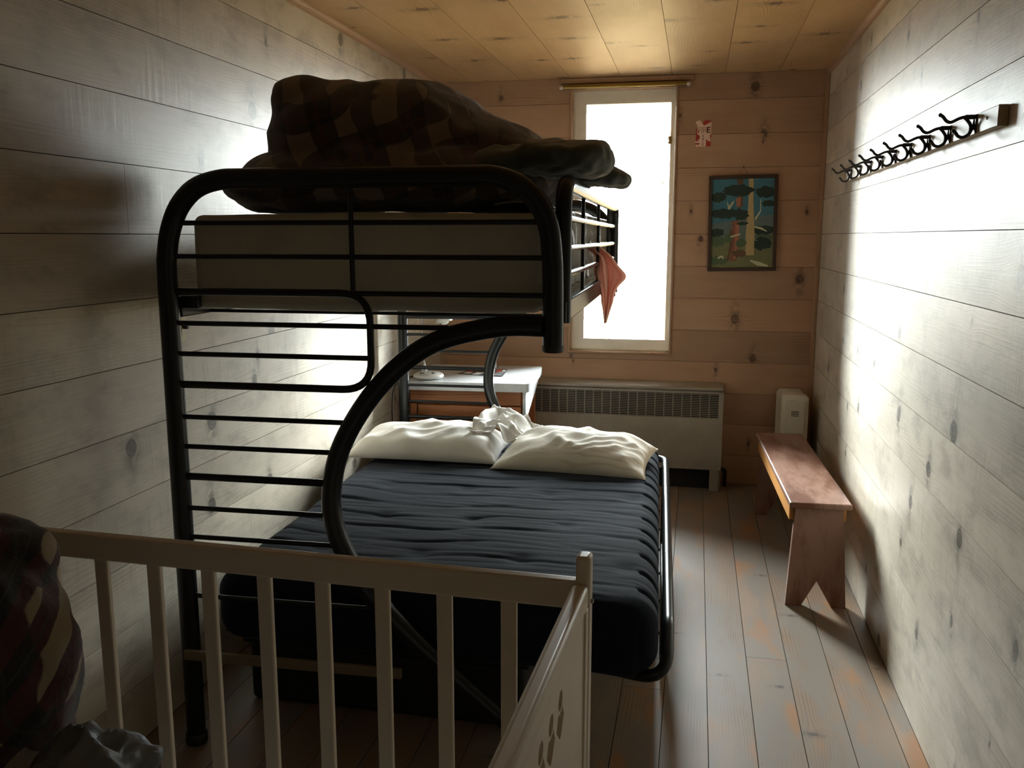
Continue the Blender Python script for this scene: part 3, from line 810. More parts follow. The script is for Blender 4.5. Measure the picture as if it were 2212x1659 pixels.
sl['label'] = 'olive outer fold hanging over the guard rail'
sl2 = lump('shell_fold', M_OLIVE, [E(-0.40, 2.84, 1.705, 0.16, 0.12, 0.036, 0, 0.12, 0.1), E(-0.30, 2.83, 1.698, 0.10, 0.125, 0.036, 0, 0.2, 0)], 0.010, shell_w, sb)
sl2['label'] = 'second olive fold sagging further along'

# ------------------------------------------------------------------ futon mattress
def fut(p, n):
    yy = p.y; xx = p.x
    s = 0.5 + 0.5 * sin((yy * 7.4 + 0.55 * noise.noise(Vector((xx * 1.6, yy * 1.0, 0))) + 0.25 * noise.noise(Vector((xx * 4, yy * 3, 2)))) * 2 * pi)
    ch = (1 - s) ** 14
    big = noise.noise(Vector((xx * 1.3, yy * 1.8, 1.0)))
    fine = abs(noise.noise(Vector((xx * 3.0, yy * 22, 4.0))))
    if n.z > 0.2 or n.x > 0.3:
        amp = 0.008 * min(1.0, 0.15 + 1.6 * abs(noise.noise(Vector((xx * 1.6 + 5, yy * 4, 0)))))
        if n.x > 0.3: amp = 0.009 + 0.006 * n.x
        p = p - n * (amp * ch) + n * (0.012 * big * max(0, n.z)) - n * (0.006 * (0.3 - min(0.3, fine)) * max(0, n.z))
        # tuft dimples
        for (tx, ty) in TUFT:
            d2 = (xx - tx) ** 2 + (yy - ty) ** 2
            if d2 < 0.02: p.z -= 0.008 * exp(-d2 / 0.0016) * max(0, n.z)
    else:
        p = p + n * 0.010 * noise.noise(Vector((xx * 4, yy * 4, p.z * 6)))
    # the whole pad leans a little to the left towards the head
    p.x -= 0.040 * (yy - 2.24)
    return p
TUFT = [(-1.15 + 0.33 * i + (0.1 if j % 2 else 0), 2.55 + 0.36 * j) for i in range(4) for j in range(5)]
fm = soft_box('futon_mattress', M_NAVY, None, -1.40, -0.064, 2.258, 4.315, 0.290, 0.520, 0.085, fut, 90, 330, 12)
tag(fm, 'dark navy futon mattress with stitched channels on the lower bunk', 'mattress')

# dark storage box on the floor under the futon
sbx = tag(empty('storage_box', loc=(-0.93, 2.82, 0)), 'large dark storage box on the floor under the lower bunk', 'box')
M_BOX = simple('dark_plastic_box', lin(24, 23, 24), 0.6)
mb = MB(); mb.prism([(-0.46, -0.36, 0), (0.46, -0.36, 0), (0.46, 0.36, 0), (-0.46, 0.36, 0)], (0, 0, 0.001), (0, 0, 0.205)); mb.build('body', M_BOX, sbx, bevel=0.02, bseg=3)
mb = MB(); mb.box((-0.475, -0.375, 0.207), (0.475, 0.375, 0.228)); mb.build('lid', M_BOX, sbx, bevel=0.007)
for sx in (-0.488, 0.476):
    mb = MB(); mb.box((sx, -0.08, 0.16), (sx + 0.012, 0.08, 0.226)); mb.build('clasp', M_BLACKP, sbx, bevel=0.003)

# ------------------------------------------------------------------ pillows
def pillow(name, label, c, hx, hy, hz, rz, tilt, mat, seed, pull=0.0):
    bm = bmesh.new()
    N = 56
    def pt(u, v, sgn):
        x = u; y = v
        ed = (1 - abs(u) ** 2.6) * (1 - abs(v) ** 2.4)
        th = max(0.0, ed) ** 0.55
        # corners stay pointed, sides draw in
        px = hx * x * (1 - 0.07 * (1 - y * y) * abs(x) ** 3); py = hy * y * (1 - 0.09 * (1 - x * x) * abs(y) ** 3)
        q = Vector((px, py, seed))
        wr = 0.0
        if sgn > 0:
            wr = 0.030 * (0.50 - abs(noise.noise(Vector((px * 5.5 + py * 4, py * 7 - px * 3, seed))))) + 0.018 * (0.4 - abs(noise.noise(Vector((px * 10 - py * 12, py * 9, seed + 3)))))
            wr += 0.012 * noise.noise(Vector((px * 3, py * 3, seed + 9)))
        z = hz * th * (1.0 if sgn > 0 else -0.16) + wr * min(1.0, th * 1.6)
        return Vector((px, py, z))
    rows = {}
    for sgn in (1, -1):
        for i in range(N + 1):
            for j in range(N + 1):
                u = -1 + 2 * i / N; v = -1 + 2 * j / N
                b = i in (0, N) or j in (0, N)
                k = (i, j, 0 if b else sgn)
                if k not in rows: rows[k] = bm.verts.new(pt(u, v, sgn))
    for sgn in (1, -1):
        g = lambda i, j: rows[(i, j, 0 if (i in (0, N) or j in (0, N)) else sgn)]
        for i in range(N):
            for j in range(N):
                q = [g(i, j), g(i + 1, j), g(i + 1, j + 1), g(i, j + 1)]
                if sgn < 0: q.reverse()
                try: bm.faces.new(q)
                except ValueError: pass
    me = bpy.data.meshes.new(name); bm.to_mesh(me); bm.free(); me.materials.append(mat)
    me.polygons.foreach_set('use_smooth', [True] * len(me.polygons))
    o = bpy.data.objects.new(name, me); COL.objects.link(o)
    o.location = c; o.rotation_euler = (tilt, 0, rz)
    return tag(o, label, 'pillow', 'pillows on the lower bunk')
p1 = pillow('pillow', 'cream pillow with faint stripes at the right end of the futon', (-0.490, 3.765, 0.538), 0.335, 0.225, 0.112, radians(-4), radians(3), M_PILLOW, 1.7)
p2 = pillow('pillow', 'rumpled white pillow against the left wall with its case end open', (-1.175, 3.83, 0.538), 0.355, 0.220, 0.105, radians(1), radians(2), M_PILLOWW, 8.3)
# open end of the left pillow's case, crumpled towards the gap
def flapfn(u, v):
    # a limp sleeve of cloth folded back on itself
    x = 0.20 + 0.30 * u
    y = -0.10 + 0.30 * v + 0.05 * sin(u * 5)
    f = abs(noise.noise(Vector((u * 2.2 + v * 1.6, v * 3.2 - u * 1.2, 3.1))))
    g = abs(noise.noise(Vector((u * 4.5 - v * 4, v * 5.0, 6.4))))
    z = 0.088 - 0.075 * u ** 1.5 + 0.085 * (0.42 - f) + 0.045 * (0.35 - g) + 0.035 * v
    z += 0.03 * exp(-((u - 0.45 - 0.3 * v) / 0.10) ** 2)
    x += 0.03 * noise.noise(Vector((u * 3, v * 4, 1.0))); y += 0.03 * noise.noise(Vector((u * 4, v * 3, 9.0)))
    return (x, y, max(z, 0.0))
mb = MB(); mb.grid(flapfn, 48, 48)
fl = mb.build('pillowcase_end', M_PILLOWW, p2, smooth=80)
s_ = fl.modifiers.new('cloth', 'SOLIDIFY'); s_.thickness = 0.003

# ------------------------------------------------------------------ desk
DZ = 0.735
desk = tag(empty('desk', loc=(-0.885, 4.85, 0), rz=radians(3.5)), 'small wooden slatted desk with pale grey laminate top in back corner', 'desk')
def dpart(name, boxes, mat, bevel=0.003, ga=0):
    mb = MB()
    for lo, hi in boxes: mb.box(lo, hi)
    return mb.build(name, mat, desk, bevel=bevel, grainaxis=ga)
DW = -0.66
ot = outline_solid('top', [(DW, -0.325), (0.0, -0.325), (0.015, -0.31), (0.015, 0.315), (0.0, 0.33), (DW, 0.33)], [], 0.046, M_LAMIN, Matrix.Translation((0, 0, DZ - 0.023)), desk, bevel=0.006)
ot['label'] = 'pale grey laminate top'
dpart('apron_board', [((DW + 0.02, -0.30, DZ - 0.125), (-0.03, -0.278, DZ - 0.048))], W_DESK)
dpart('apron_board', [((DW + 0.06, -0.30, DZ - 0.225), (-0.03, -0.278, DZ - 0.131))], W_DESK)
dpart('leg', [((-0.075, -0.302, 0), (-0.028, -0.262, DZ - 0.226))], W_DESK, ga=2)
dpart('leg', [((DW + 0.02, -0.302, 0), (DW + 0.055, -0.262, DZ - 0.126))], W_DESK, ga=2)
dpart('leg', [((-0.06, 0.25, 0), (-0.02, 0.29, DZ - 0.048))], W_DESK, ga=2)
dpart('leg', [((DW + 0.02, 0.25, 0), (DW + 0.06, 0.29, DZ - 0.048))], W_DESK, ga=2)
for (a, b) in ((0.10, 0.155), (0.185, 0.24), (0.255, 0.40), (0.415, 0.575)):
    dpart('front_slat', [((DW + a, -0.292, 0.05), (DW + b, -0.276, DZ - 0.226))], W_DESK, ga=2)
dpart('shelf', [((DW + 0.03, -0.27, 0.06), (-0.03, 0.25, 0.08))], W_DESK)
M_side = Matrix.Translation((-0.012, 0, 0)) @ Matrix(((0, 0, 1, 0), (1, 0, 0, 0), (0, 1, 0, 0), (0, 0, 0, 1)))
sp = outline_solid('side_brace', [(-0.30, DZ - 0.048), (0.28, DZ - 0.048), (0.28, DZ - 0.085), (-0.30, DZ - 0.215)], [], 0.016, M_LAMIN, M_side, desk, bevel=0.001)  # pale laminate carries the brightness of the sunlit desk side in its colour
sp['label'] = 'tapered brace under the right edge, painted sunlit white'
dpart('back_board', [((DW + 0.06, 0.262, DZ - 0.22), (-0.06, 0.278, DZ - 0.048))], W_DESK)

# desk lamp
lamp = tag(empty('desk_lamp', loc=(-1.432, 4.615, DZ + 0.001)), 'white gooseneck desk lamp with broad round base on the desk', 'desk lamp')
mb = MB(); mb.lathe([(0.075, 0), (0.083, 0.004), (0.086, 0.012), (0.082, 0.022), (0.066, 0.030), (0.045, 0.033), (0.0, 0.034)][:-1] + [(0.001, 0.034)], (0, 0, 0), 40); mb.build('base', M_LAMP, lamp)
mb = MB(); mb.lathe([(0.020, 0.030), (0.0185, 0.040), (0.010, 0.066), (0.0075, 0.090), (0.006, 0.092)], (-0.03, 0.015, 0), 20); mb.build('stem_collar', M_CHROME, lamp)
neck = spline([(-0.03, 0.015, 0.085), (-0.038, 0.016, 0.16), (-0.042, 0.018, 0.25), (-0.036, 0.018, 0.33), (-0.012, 0.012, 0.395), (0.028, 0.004, 0.42), (0.066, -0.003, 0.405), (0.085, -0.008, 0.375)], 6)
mb = MB(); mb.tube(neck, 0.0058, 12); mb.build('gooseneck', M_CHROME, lamp)
Ms = Matrix.Rotation(radians(-14), 4, 'Y')
mb = MB(); mb.lathe([(0.014, 0.045), (0.020, 0.040), (0.030, 0.020), (0.044, -0.012), (0.046, -0.022), (0.043, -0.022), (0.028, 0.010), (0.012, 0.03)], (0.093, -0.010, 0.335), 28, M=Ms); mb.build('lamp_shade', M_LAMP, lamp)
mb = MB(); mb.lathe([(0.006, -0.036), (0.018, -0.032), (0.026, -0.020), (0.022, 0.0), (0.01, 0.02)], (0.094, -0.010, 0.335), 20, M=Ms); mb.build('bulb', M_LAMP, lamp)
mb = MB(); mb.box((0.03, -0.04, 0.030), (0.044, -0.030, 0.036)); mb.build('button', M_BLACKP, lamp, bevel=0.001)
mb = MB(); mb.box((-0.035, -0.055, 0.024), (-0.008, -0.040, 0.034)); mb.build('switch', M_BLACKP, lamp, bevel=0.001)
cd_ = spline([(-0.085, 0.0, 0.006), (-0.105, -0.02, 0.004), (-0.125, -0.10, -0.002), (-0.142, -0.18, -0.04), (-0.146, -0.20, -0.16), (-0.142, -0.19, -0.35), (-0.145, -0.185, -0.6)], 6)
mb = MB(); mb.tube(cd_, 0.0028, 8); mb.build('power_cord', M_CORD, lamp)

# leaflets on the desk
PM = [flat('print_black', lin(38, 40, 42)), flat('print_red', lin(206, 70, 50)), flat('print_white', lin(230, 230, 226)), flat('print_brown', lin(120, 96, 70)), flat('print_grey', lin(120, 124, 126))]
def leaflet(label, quad, z, cells):
    o, ux_, uy_ = Vector(quad[0]), Vector(quad[1]) - Vector(quad[0]), Vector(quad[3]) - Vector(quad[0])
    mb = MB()
    def cell(a, b, c, d, mi, h):
        q = [o + ux_ * x + uy_ * y for x, y in ((a, c), (b, c), (b, d), (a, d))]
        q = [Vector((p.x, p.y, 0)) for p in q]
        mb.prism([tuple(p) for p in q], (0, 0, z), (0, 0, h), mi)
    cell(0, 1, 0, 1, 0, 0.0012)
    for (a, b, c, d, mi) in cells: cell(a, b, c, d, mi, 0.0015)
    ob = mb.build('leaflet', PM, smooth=0, fixn=True)
    return tag(ob, label, 'leaflet', 'leaflets on the desk')
leaflet('dark leaflet with white panels lying left on the desk top', [(-1.315, 4.79, 0), (-1.11, 4.745, 0), (-1.075, 4.90, 0), (-1.285, 4.945, 0)], DZ + 0.0005,
        [(0.05, 0.2, 0.5, 0.95, 1), (0.1, 0.3, 0.2, 0.55, 2), (0.4, 0.6, 0.1, 0.6, 2), (0.55, 0.75, 0.5, 0.9, 2), (0.8, 0.95, 0.2, 0.5, 4), (0.25, 0.38, 0.6, 0.9, 3)])
leaflet('dark leaflet with red and white panels right of the other', [(-1.105, 4.75, 0), (-1.04, 4.745, 0), (-1.005, 4.985, 0), (-1.13, 5.0, 0)], DZ + 0.0022,
        [(0.1, 0.55, 0.62, 0.92, 1), (0.62, 0.92, 0.65, 0.9, 2), (0.1, 0.4, 0.3, 0.5, 3), (0.45, 0.85, 0.36, 0.55, 4), (0.15, 0.8, 0.12, 0.24, 4)])
# small silvery bell-shaped thing with wire loop
bell = tag(empty('hand_bell', loc=(-1.165, 5.075, DZ + 0.001)), 'small silvery bell-shaped object with wire loop near back of desk', 'bell')
mb = MB(); mb.lathe([(0.026, 0), (0.027, 0.006), (0.020, 0.018), (0.016, 0.040), (0.013, 0.055), (0.006, 0.060)], (0, 0, 0), 24); mb.build('body', M_CHROME, bell)
mb = MB(); mb.tube(spline([(-0.010, 0, 0.052), (-0.016, 0, 0.075), (-0.006, 0, 0.105), (0.008, 0, 0.104), (0.016, 0, 0.078), (0.010, 0, 0.052)], 6), 0.0016, 8); mb.build('wire_loop', M_CHROME, bell)

# ------------------------------------------------------------------ convector on the back wall
rad = tag(empty('convector_heater', loc=(-0.385, 5.34, 0)), 'long grey-brown convector cabinet under the window against the back wall', 'heater')
X0, X1, YF, YB, ZT = -0.99, 0.186, 5.235, BY - 0.002, 0.632
def rp(name, boxes, mat, bevel=0.003, lab=None):
    mb = MB(); L = rad.location
    for lo, hi in boxes: mb.box([a - b for a, b in zip(lo, L)], [a - b for a, b in zip(hi, L)])
    o = mb.build(name, mat, rad, bevel=bevel)
    if lab: o['label'] = lab
    return o
rp('front_panel', [((X0, YF, 0.130), (X1, YF + 0.012, 0.443)), ((X0, YF, 0.590), (X1, YF + 0.012, 0.606)), ((0.158, YF, 0.443), (X1, YF + 0.012, 0.590)), ((X0, YF, 0.443), (-0.955, YF + 0.012, 0.590))], M_RAD, 0.0015)
rp('side_panel', [((X1 - 0.012, YF + 0.012, 0.0), (X1, YB, 0.606))], M_RAD)
rp('side_panel', [((X0, YF + 0.012, 0.0), (X0 + 0.012, YB, 0.606))], M_RAD)
rp('top_cover', [((X0 - 0.004, YF - 0.012, 0.609), (X1 + 0.003, YB, ZT))], M_RAD, 0.009)
rp('leg', [((0.12, YF + 0.002, 0.0), (X1 - 0.012, YF + 0.014, 0.130))], M_RAD, 0.001)
rp('leg', [((X0 + 0.012, YF + 0.002, 0.0), (X0 + 0.065, YF + 0.014, 0.130))], M_RAD, 0.001)
rp('inner_box', [((X0 + 0.013, YF + 0.06, 0.0), (X1 - 0.013, YF + 0.07, 0.60))], M_RADD, 0)
gb = [((X0 + 0.035, YF + 0.004, 0.443 + (0.147) * k / 14 + 0.002), (0.158, YF + 0.010, 0.443 + 0.147 * k / 14 + 0.0055)) for k in range(14)]
gb += [((-0.955 + 0.05295 * k - 0.0025, YF + 0.001, 0.443), (-0.955 + 0.05295 * k + 0.0025, YF + 0.010, 0.590)) for k in range(1, 21)]
rp('grille', gb, M_RAD, 0)
mb = MB(); mb.lathe([(0.010, 0), (0.010, 0.004), (0.007, 0.008), (0.002, 0.009)], (-0.548 - rad.location.x, YF - rad.location.y, 0.344), 16, M=Matrix.Rotation(radians(90), 4, 'X')); mb.build('knob', M_CHROME, rad)
mb = MB(); mb.tube([(0.215 - rad.location.x, 5.36 - 5.34, 0), (0.215 - rad.location.x, 0.02, 0.10), (0.165 - rad.location.x, 0.02, 0.12)], 0.012, 12); mb.build('pipe', M_RADD, rad)

# ------------------------------------------------------------------ oil-filled radiator in the corner
oil = tag(empty('portable_radiator', loc=(0.572, 5.2, 0)), 'cream finned portable radiator standing end-on in the right back corner', 'radiator')
def fin_outline(w_, h0, h1, r, n=6):
    pts = []
    for (cx, cz, a0) in ((w_ / 2 - r, h1 - r, 0), (-w_ / 2 + r, h1 - r, 90), (-w_ / 2 + r, h0 + r, 180), (w_ / 2 - r, h0 + r, 270)):
        for k in range(n + 1):
            a = radians(a0 + 90 * k / n); pts.append((cx + r * cos(a), cz + r * sin(a)))
    return pts
def xz(y): return Matrix.Translation((0, y, 0)) @ Matrix(((1, 0, 0, 0), (0, 0, 1, 0), (0, 1, 0, 0), (0, 0, 0, 1)))
for k in range(6):
    outline_solid('fin', fin_outline(0.150, 0.09, 0.615, 0.030), [], 0.012, M_HEAT, xz(-0.045 + 0.046 * k), oil, bevel=0.004)
    mb = MB(); mb.box((-0.045, -0.045 + 0.046 * k - 0.02, 0.12), (0.045, -0.045 + 0.046 * k + 0.02, 0.58)); mb.build('oil_column', M_HEAT, oil, bevel=0.008)
outline_solid('control_housing', fin_outline(0.146, 0.085, 0.632, 0.026), [], 0.05, M_HEAT, xz(-0.10), oil, bevel=0.008)
outline_solid('front_panel', fin_outline(0.098, 0.12, 0.600, 0.018), [], 0.014, M_HEAT, xz(-0.13), oil, bevel=0.005)
mb = MB()
for k in range(4): mb.box((-0.020, -0.1385, 0.512 + k * 0.0085), (0.022, -0.1365, 0.5155 + k * 0.0085))
mb.build('vent_slot', M_RADD, oil, smooth=0)
for yy in (-0.09, 0.16):
    mb = MB(); mb.tube([(-0.10, yy, 0.045), (0.095, yy, 0.045)], 0.007, 10); ax_ = mb.build('axle', M_BLACKP, oil)
    for sx in (-0.10, 0.095):
        mb = MB(); mb.lathe([(0.010, -0.010), (0.030, -0.010), (0.034, -0.006), (0.034, 0.006), (0.030, 0.010), (0.010, 0.010)], (sx, yy, 0.0345), 20, M=Matrix.Rotation(pi / 2, 4, 'Y')); mb.build('wheel', M_BLACKP, oil)
    mb = MB(); mb.box((-0.05, yy - 0.012, 0.045), (0.05, yy + 0.012, 0.10)); mb.build('bracket', M_BLACKP, oil, bevel=0.002)

# ------------------------------------------------------------------ bench
bench = tag(empty('bench', loc=(0.5, 4.235, 0), rz=radians(2.2)), 'narrow brown wooden bench with notched plank legs along the right wall', 'bench')
BT = 0.45
mb = MB(); mb.box((-0.121, -0.655, BT - 0.025), (0.121, 0.655, BT)); mb.build('seat', W_BENCH, bench, bevel=0.006, bseg=3, grainaxis=1)
leg_o = [(-0.094, BT - 0.026), (0.094, BT - 0.026), (0.124, 0.0), (0.068, 0.0), (0.004, 0.112), (-0.054, 0.0), (-0.116, 0.0)]
for y in (-0.615, 0.60):
    outline_solid('leg', leg_o, [], 0.026, W_BENCH, xz(y), bench, grainaxis=2, bevel=0.002)
Myz = Matrix(((0, 0, 1, 0), (1, 0, 0, 0), (0, 1, 0, 0), (0, 0, 0, 1)))
ao = [(-0.60, BT - 0.026), (0.585, BT - 0.026), (0.585, BT - 0.088), (-0.60, BT - 0.088)]
a1 = outline_solid('apron', ao, [], 0.020, W_BENCHL, Matrix.Translation((-0.104, 0, 0)) @ Myz, bench, grainaxis=1, bevel=0.002); a1['label'] = 'apron with golden light painted in'
a2 = outline_solid('apron', ao, [], 0.020, W_BENCHL, Matrix.Translation((0.100, 0, 0)) @ Myz, bench, grainaxis=1, bevel=0.002)

# ------------------------------------------------------------------ coat rack
rack = tag(empty('coat_rack', loc=(RX, 3.44, 1.79)), 'long wooden coat rack board with nine black iron hooks on right wall', 'coat rack')
mb = MB(); mb.box((-0.0235, -1.113, -0.025), (-0.0008, 1.12, 0.025)); mb.build('board', W_RACK, rack, bevel=0.002, grainaxis=1)
def hook_mesh():
    # profile in (out, up): base plate on the board, long upper arm, lower curl, web
    up_ = [(0.0235, 0.0175), (0.033, 0.018), (0.0416, 0.018), (0.0496, 0.018), (0.0626, 0.015), (0.0766, 0.008), (0.0846, 0.006), (0.0936, 0.010), (0.1016, 0.020), (0.1076, 0.024)]
    lo_ = [(0.0500, 0.0165), (0.0426, 0.009), (0.0356, -0.002), (0.0346, -0.015), (0.0376, -0.024), (0.0456, -0.030), (0.0546, -0.032), (0.0636, -0.028), (0.0686, -0.021), (0.0736, -0.016)]
    st_ = [(0.0256, 0.017), (0.0275, 0.005), (0.0300, -0.010), (0.0345, -0.020)]
    mb = MB()
    P = lambda q: [(-a, 0, b) for a, b in q]
    U_ = spline(P(up_), 4); n_ = len(U_)
    mb.tube(U_, [0.0060 if k < n_ * 0.3 else 0.0043 for k in range(n_)], 10)
    mb.tube(spline(P(lo_), 4), 0.0043, 10)
    mb.tube(spline(P(st_), 4), 0.0032, 10)
    for c in ((-0.1085, 0, 0.0245), (-0.074, 0, -0.0155)):
        mb.lathe([(0.002, -0.0048), (0.0044, -0.0025), (0.005, 0), (0.0044, 0.0025), (0.002, 0.0048)], c, 12)
    mb.box((-0.0275, -0.011, -0.024), (-0.0232, 0.011, 0.0235))
    return mb
h0 = hook_mesh().build('hook', M_IRON, rack)
ys = [2.50, 2.735, 2.965, 3.20, 3.43, 3.66, 3.89, 4.12, 4.355]
h0.location = (0, ys[0] - 3.44, 0)
for y in ys[1:]:
    c = h0.copy(); COL.objects.link(c); c.parent = rack; c.location = (0, y - 3.44, 0)
mb = MB(); mb.lathe([(0.0045, 0), (0.0045, 0.002), (0.002, 0.0035)], (-0.0235, -1.03, 0.004), 12, M=Matrix.Rotation(-pi / 2, 4, 'Y')); mb.build('screw', M_CHROME, rack)

# ------------------------------------------------------------------ picture
pic = tag(empty('framed_painting', loc=(0.2585, BY - 0.004, 1.585)), 'framed forest painting of tall tree trunks hanging right of the window', 'painting')
pic.rotation_euler = (radians(-0.6), radians(-1.0), 0)
def fp(x0, x1, z0, z1, mat, name, y0=-0.024, y1=0.0, parent=pic, bevel=0.002, ga=0):
    mb = MB(); mb.box((x0, y0, z0), (x1, y1, z1)); return mb.build(name, mat, parent, bevel=bevel, grainaxis=ga)
PW, PH, FW = 0.196, 0.277, 0.020
mb = MB()
for b in (((-PW, -0.024, PH - FW), (PW, 0, PH)), ((-PW, -0.024, -PH), (PW, 0, -PH + FW)), ((-PW, -0.024, -PH + FW), (-PW + FW, 0, PH - FW)), ((PW - FW, -0.024, -PH + FW), (PW, 0, PH - FW))): mb.box(*b)
mb.build('frame', W_PANE, pic, bevel=0.003, grainaxis=0)
AM = [flat('paint_sky', lin(70, 122, 138)), flat('paint_haze', lin(104, 120, 116)), flat('paint_dark_green', lin(38, 58, 48)), flat('paint_mid_green', lin(84, 104, 74)), flat('paint_tan_trunk', lin(190, 166, 116)),
      flat('paint_red_trunk', lin(138, 88, 68)), flat('paint_orange', lin(172, 114, 86)), flat('paint_ground', lin(122, 124, 84)), flat('paint_pale_branch', lin(206, 204, 168)), flat('paint_shade_trunk', lin(110, 80, 58))]
mb = MB()
aw, ah = PW - FW, PH - FW
# picture coordinates: a in 0..1 from the left, b in 0..1 from the top
def Q(a, b, d): return (-aw + 2 * aw * a, -0.010 - d, ah - 2 * ah * b)
def shape(pts, mi, d):
    mb.prism([Q(a, b, 0) for a, b in pts], (0, 0, 0), (0, -d, 0), mi)
shape([(0, 0), (1, 0), (1, 1), (0, 1)], 0, 0.0004)
shape([(0, .50), (1, .40), (1, .72), (0, .72)], 1, 0.0007)
shape([(0, .66), (.3, .70), (.6, .68), (1, .62), (1, 1), (0, 1)], 7, 0.0009)
def blob(cx, cy, rx, ry, mi, d, seed, n=26):
    rr = random.Random(seed)
    shape([(min(1, max(0, cx + rx * cos(2 * pi * k / n) * (0.82 + 0.3 * rr.random()))), min(1, max(0, cy + ry * sin(2 * pi * k / n) * (0.75 + 0.4 * rr.random())))) for k in range(n)], mi, d)
blob(.08, .60, .13, .05, 2, .0011, 1); blob(.10, .70, .13, .06, 3, .0011, 2)
blob(.85, .58, .17, .06, 2, .0011, 3); blob(.83, .73, .17, .075, 2, .0012, 4); blob(.86, .66, .14, .04, 3, .0011, 5)
shape([(.585, 0), (.665, 0), (.670, .25), (.70, .60), (.70, .86), (.56, .86), (.56, .60), (.59, .25)], 4, .0013)
shape([(.40, 0), (.50, 0), (.50, .30), (.44, .34)], 9, .0012)
shape([(.39, .22), (.47, .20), (.46, .31), (.40, .31)], 6, .0015)
shape([(.33, .47), (.45, .47), (.455, .70), (.42, .92), (.30, .92), (.345, .70)], 5, .0013)
shape([(.385, .48), (.45, .48), (.45, .70), (.40, .90), (.36, .90), (.385, .70)], 6, .0015)
shape([(.30, .55), (.345, .60), (.335, .75), (.29, .92), (.25, .92), (.30, .75)], 9, .0014)
blob(.42, .13, .26, .065, 2, .0018, 6); blob(.10, .20, .13, .06, 2, .0016, 7); blob(.86, .155, .17, .065, 2, .0018, 8); blob(.92, .28, .12, .04, 2, .0016, 9)
blob(.20, .385, .23, .06, 2, .0018, 10); blob(.47, .40, .13, .065, 2, .0020, 11); blob(.5, .50, .10, .02, 2, .0018, 12); blob(.49, .72, .09, .05, 3, .0018, 13)
blob(.46, .84, .12, .045, 9, .0016, 14); blob(.10, .92, .16, .05, 3, .0014, 15); blob(.28, .66, .07, .05, 3, .0016, 16)
for (pts) in ([(.24, .24), (.28, .30), (.35, .24), (.36, .255), (.29, .34), (.265, .34)], [(.70, .44), (.78, .36), (.78, .23), (.79, .23), (.795, .37), (.71, .47)], [(.70, .53), (.82, .55), (.90, .59), (.90, .60), (.80, .57), (.70, .55)],
              [(.31, .64), (.47, .61), (.47, .625), (.32, .66)], [(.10, .88), (.17, .86), (.20, .87), (.20, .91), (.17, .88), (.12, .90)], [(.64, .91), (.80, .94), (.93, .975), (.93, .995), (.76, .98), (.64, .93)], [(.70, .68), (.76, .70), (.70, .69)]):
    shape(pts, 8, .0021)
mb.build('canvas', AM, pic, smooth=0, fixn=True)
mb = MB(); mb.lathe([(0.004, 0), (0.004, 0.012)], (0.0, 0.0, PH + 0.05), 10, M=Matrix.Rotation(pi / 2, 4, 'X')); mb.tube([(-0.03, -0.004, PH - 0.004), (0.0, -0.004, PH + 0.05), (0.03, -0.004, PH - 0.004)], 0.001, 6); mb.build('hanging_wire', M_IRON, pic)

# ------------------------------------------------------------------ torn fire sign
def text_polys(s, size, x, z, d):
    cu = bpy.data.curves.new('lettering', 'FONT'); cu.body = s; cu.size = size; cu.align_x = 'CENTER'; cu.extrude = 0.0002; cu.offset = 0.0012 * size / 0.04
    tmp = bpy.data.objects.new('lettering', cu); COL.objects.link(tmp)
    me = bpy.data.meshes.new_from_object(tmp.evaluated_get(bpy.context.evaluated_depsgraph_get()))
    vs = [(x + v.co.x, -d - v.co.z, z + v.co.y) for v in me.vertices]; fs = [tuple(p.vertices) for p in me.polygons]
    bpy.data.objects.remove(tmp); bpy.data.curves.remove(cu); bpy.data.meshes.remove(me)
    return vs, fs
sgn = tag(empty('fire_sign', loc=(0.0145, BY - 0.001, 2.103)), 'torn red and white sticker reading FIRE on the wall beside the window', 'sign')
SM = [flat('sign_red', lin(176, 52, 44)), flat('sign_white', lin(238, 206, 184)), flat('sign_dark_red', lin(96, 34, 24)), flat('sign_faded', lin(206, 160, 136))]
mb = MB()
def sq(pts, mi, d): mb.prism([(a, 0, b) for a, b in pts], (0, 0, 0), (0, -d, 0), mi)
sq([(-.041, -.072), (.045, -.072), (.046, -.05), (.046, .075), (.008, .076), (-.02, .04), (-.041, .03)], 0, .0006)
sq([(-.046, .062), (-.040, .072), (-.025, .077), (-.012, .072), (-.004, .056), (.006, .047), (.022, .055), (.046, .069), (.046, -.002), (.038, -.010), (.046, -.043), (.030, -.042), (.018, -.030), (.018, -.072), (-.040, -.073), (-.044, -.045), (-.034, -.038), (-.020, -.030), (-.018, -.012), (-.034, .000), (-.034, .048)], 1, .0012)
sq([(-.044, -.060), (-.024, -.062), (-.018, -.052), (-.044, -.052)], 0, .0015)
sq([(-.040, -.034), (-.025, -.040), (-.028, -.044), (-.041, -.039)], 0, .0015)
fs_ = 0.046
for ch, xx, mi in (('F', -.022, 3), ('I', -.006, 3), ('R', .010, 3), ('E', .029, 2)):
    vs, fs = text_polys(ch, fs_, xx, .006, .0014); mb.add(vs, fs, mi)
sq([(-.030, .006), (-.025, .006), (-.025, .020), (-.030, .020)], 2, .0018)
for ch, zz in (('E', -.018), ('X', -.035), ('I', -.052), ('T', -.068)):
    vs, fs = text_polys(ch, 0.016, .000, zz, .0014); mb.add(vs, fs, 2)
mb.build('paper', SM, sgn, smooth=0)

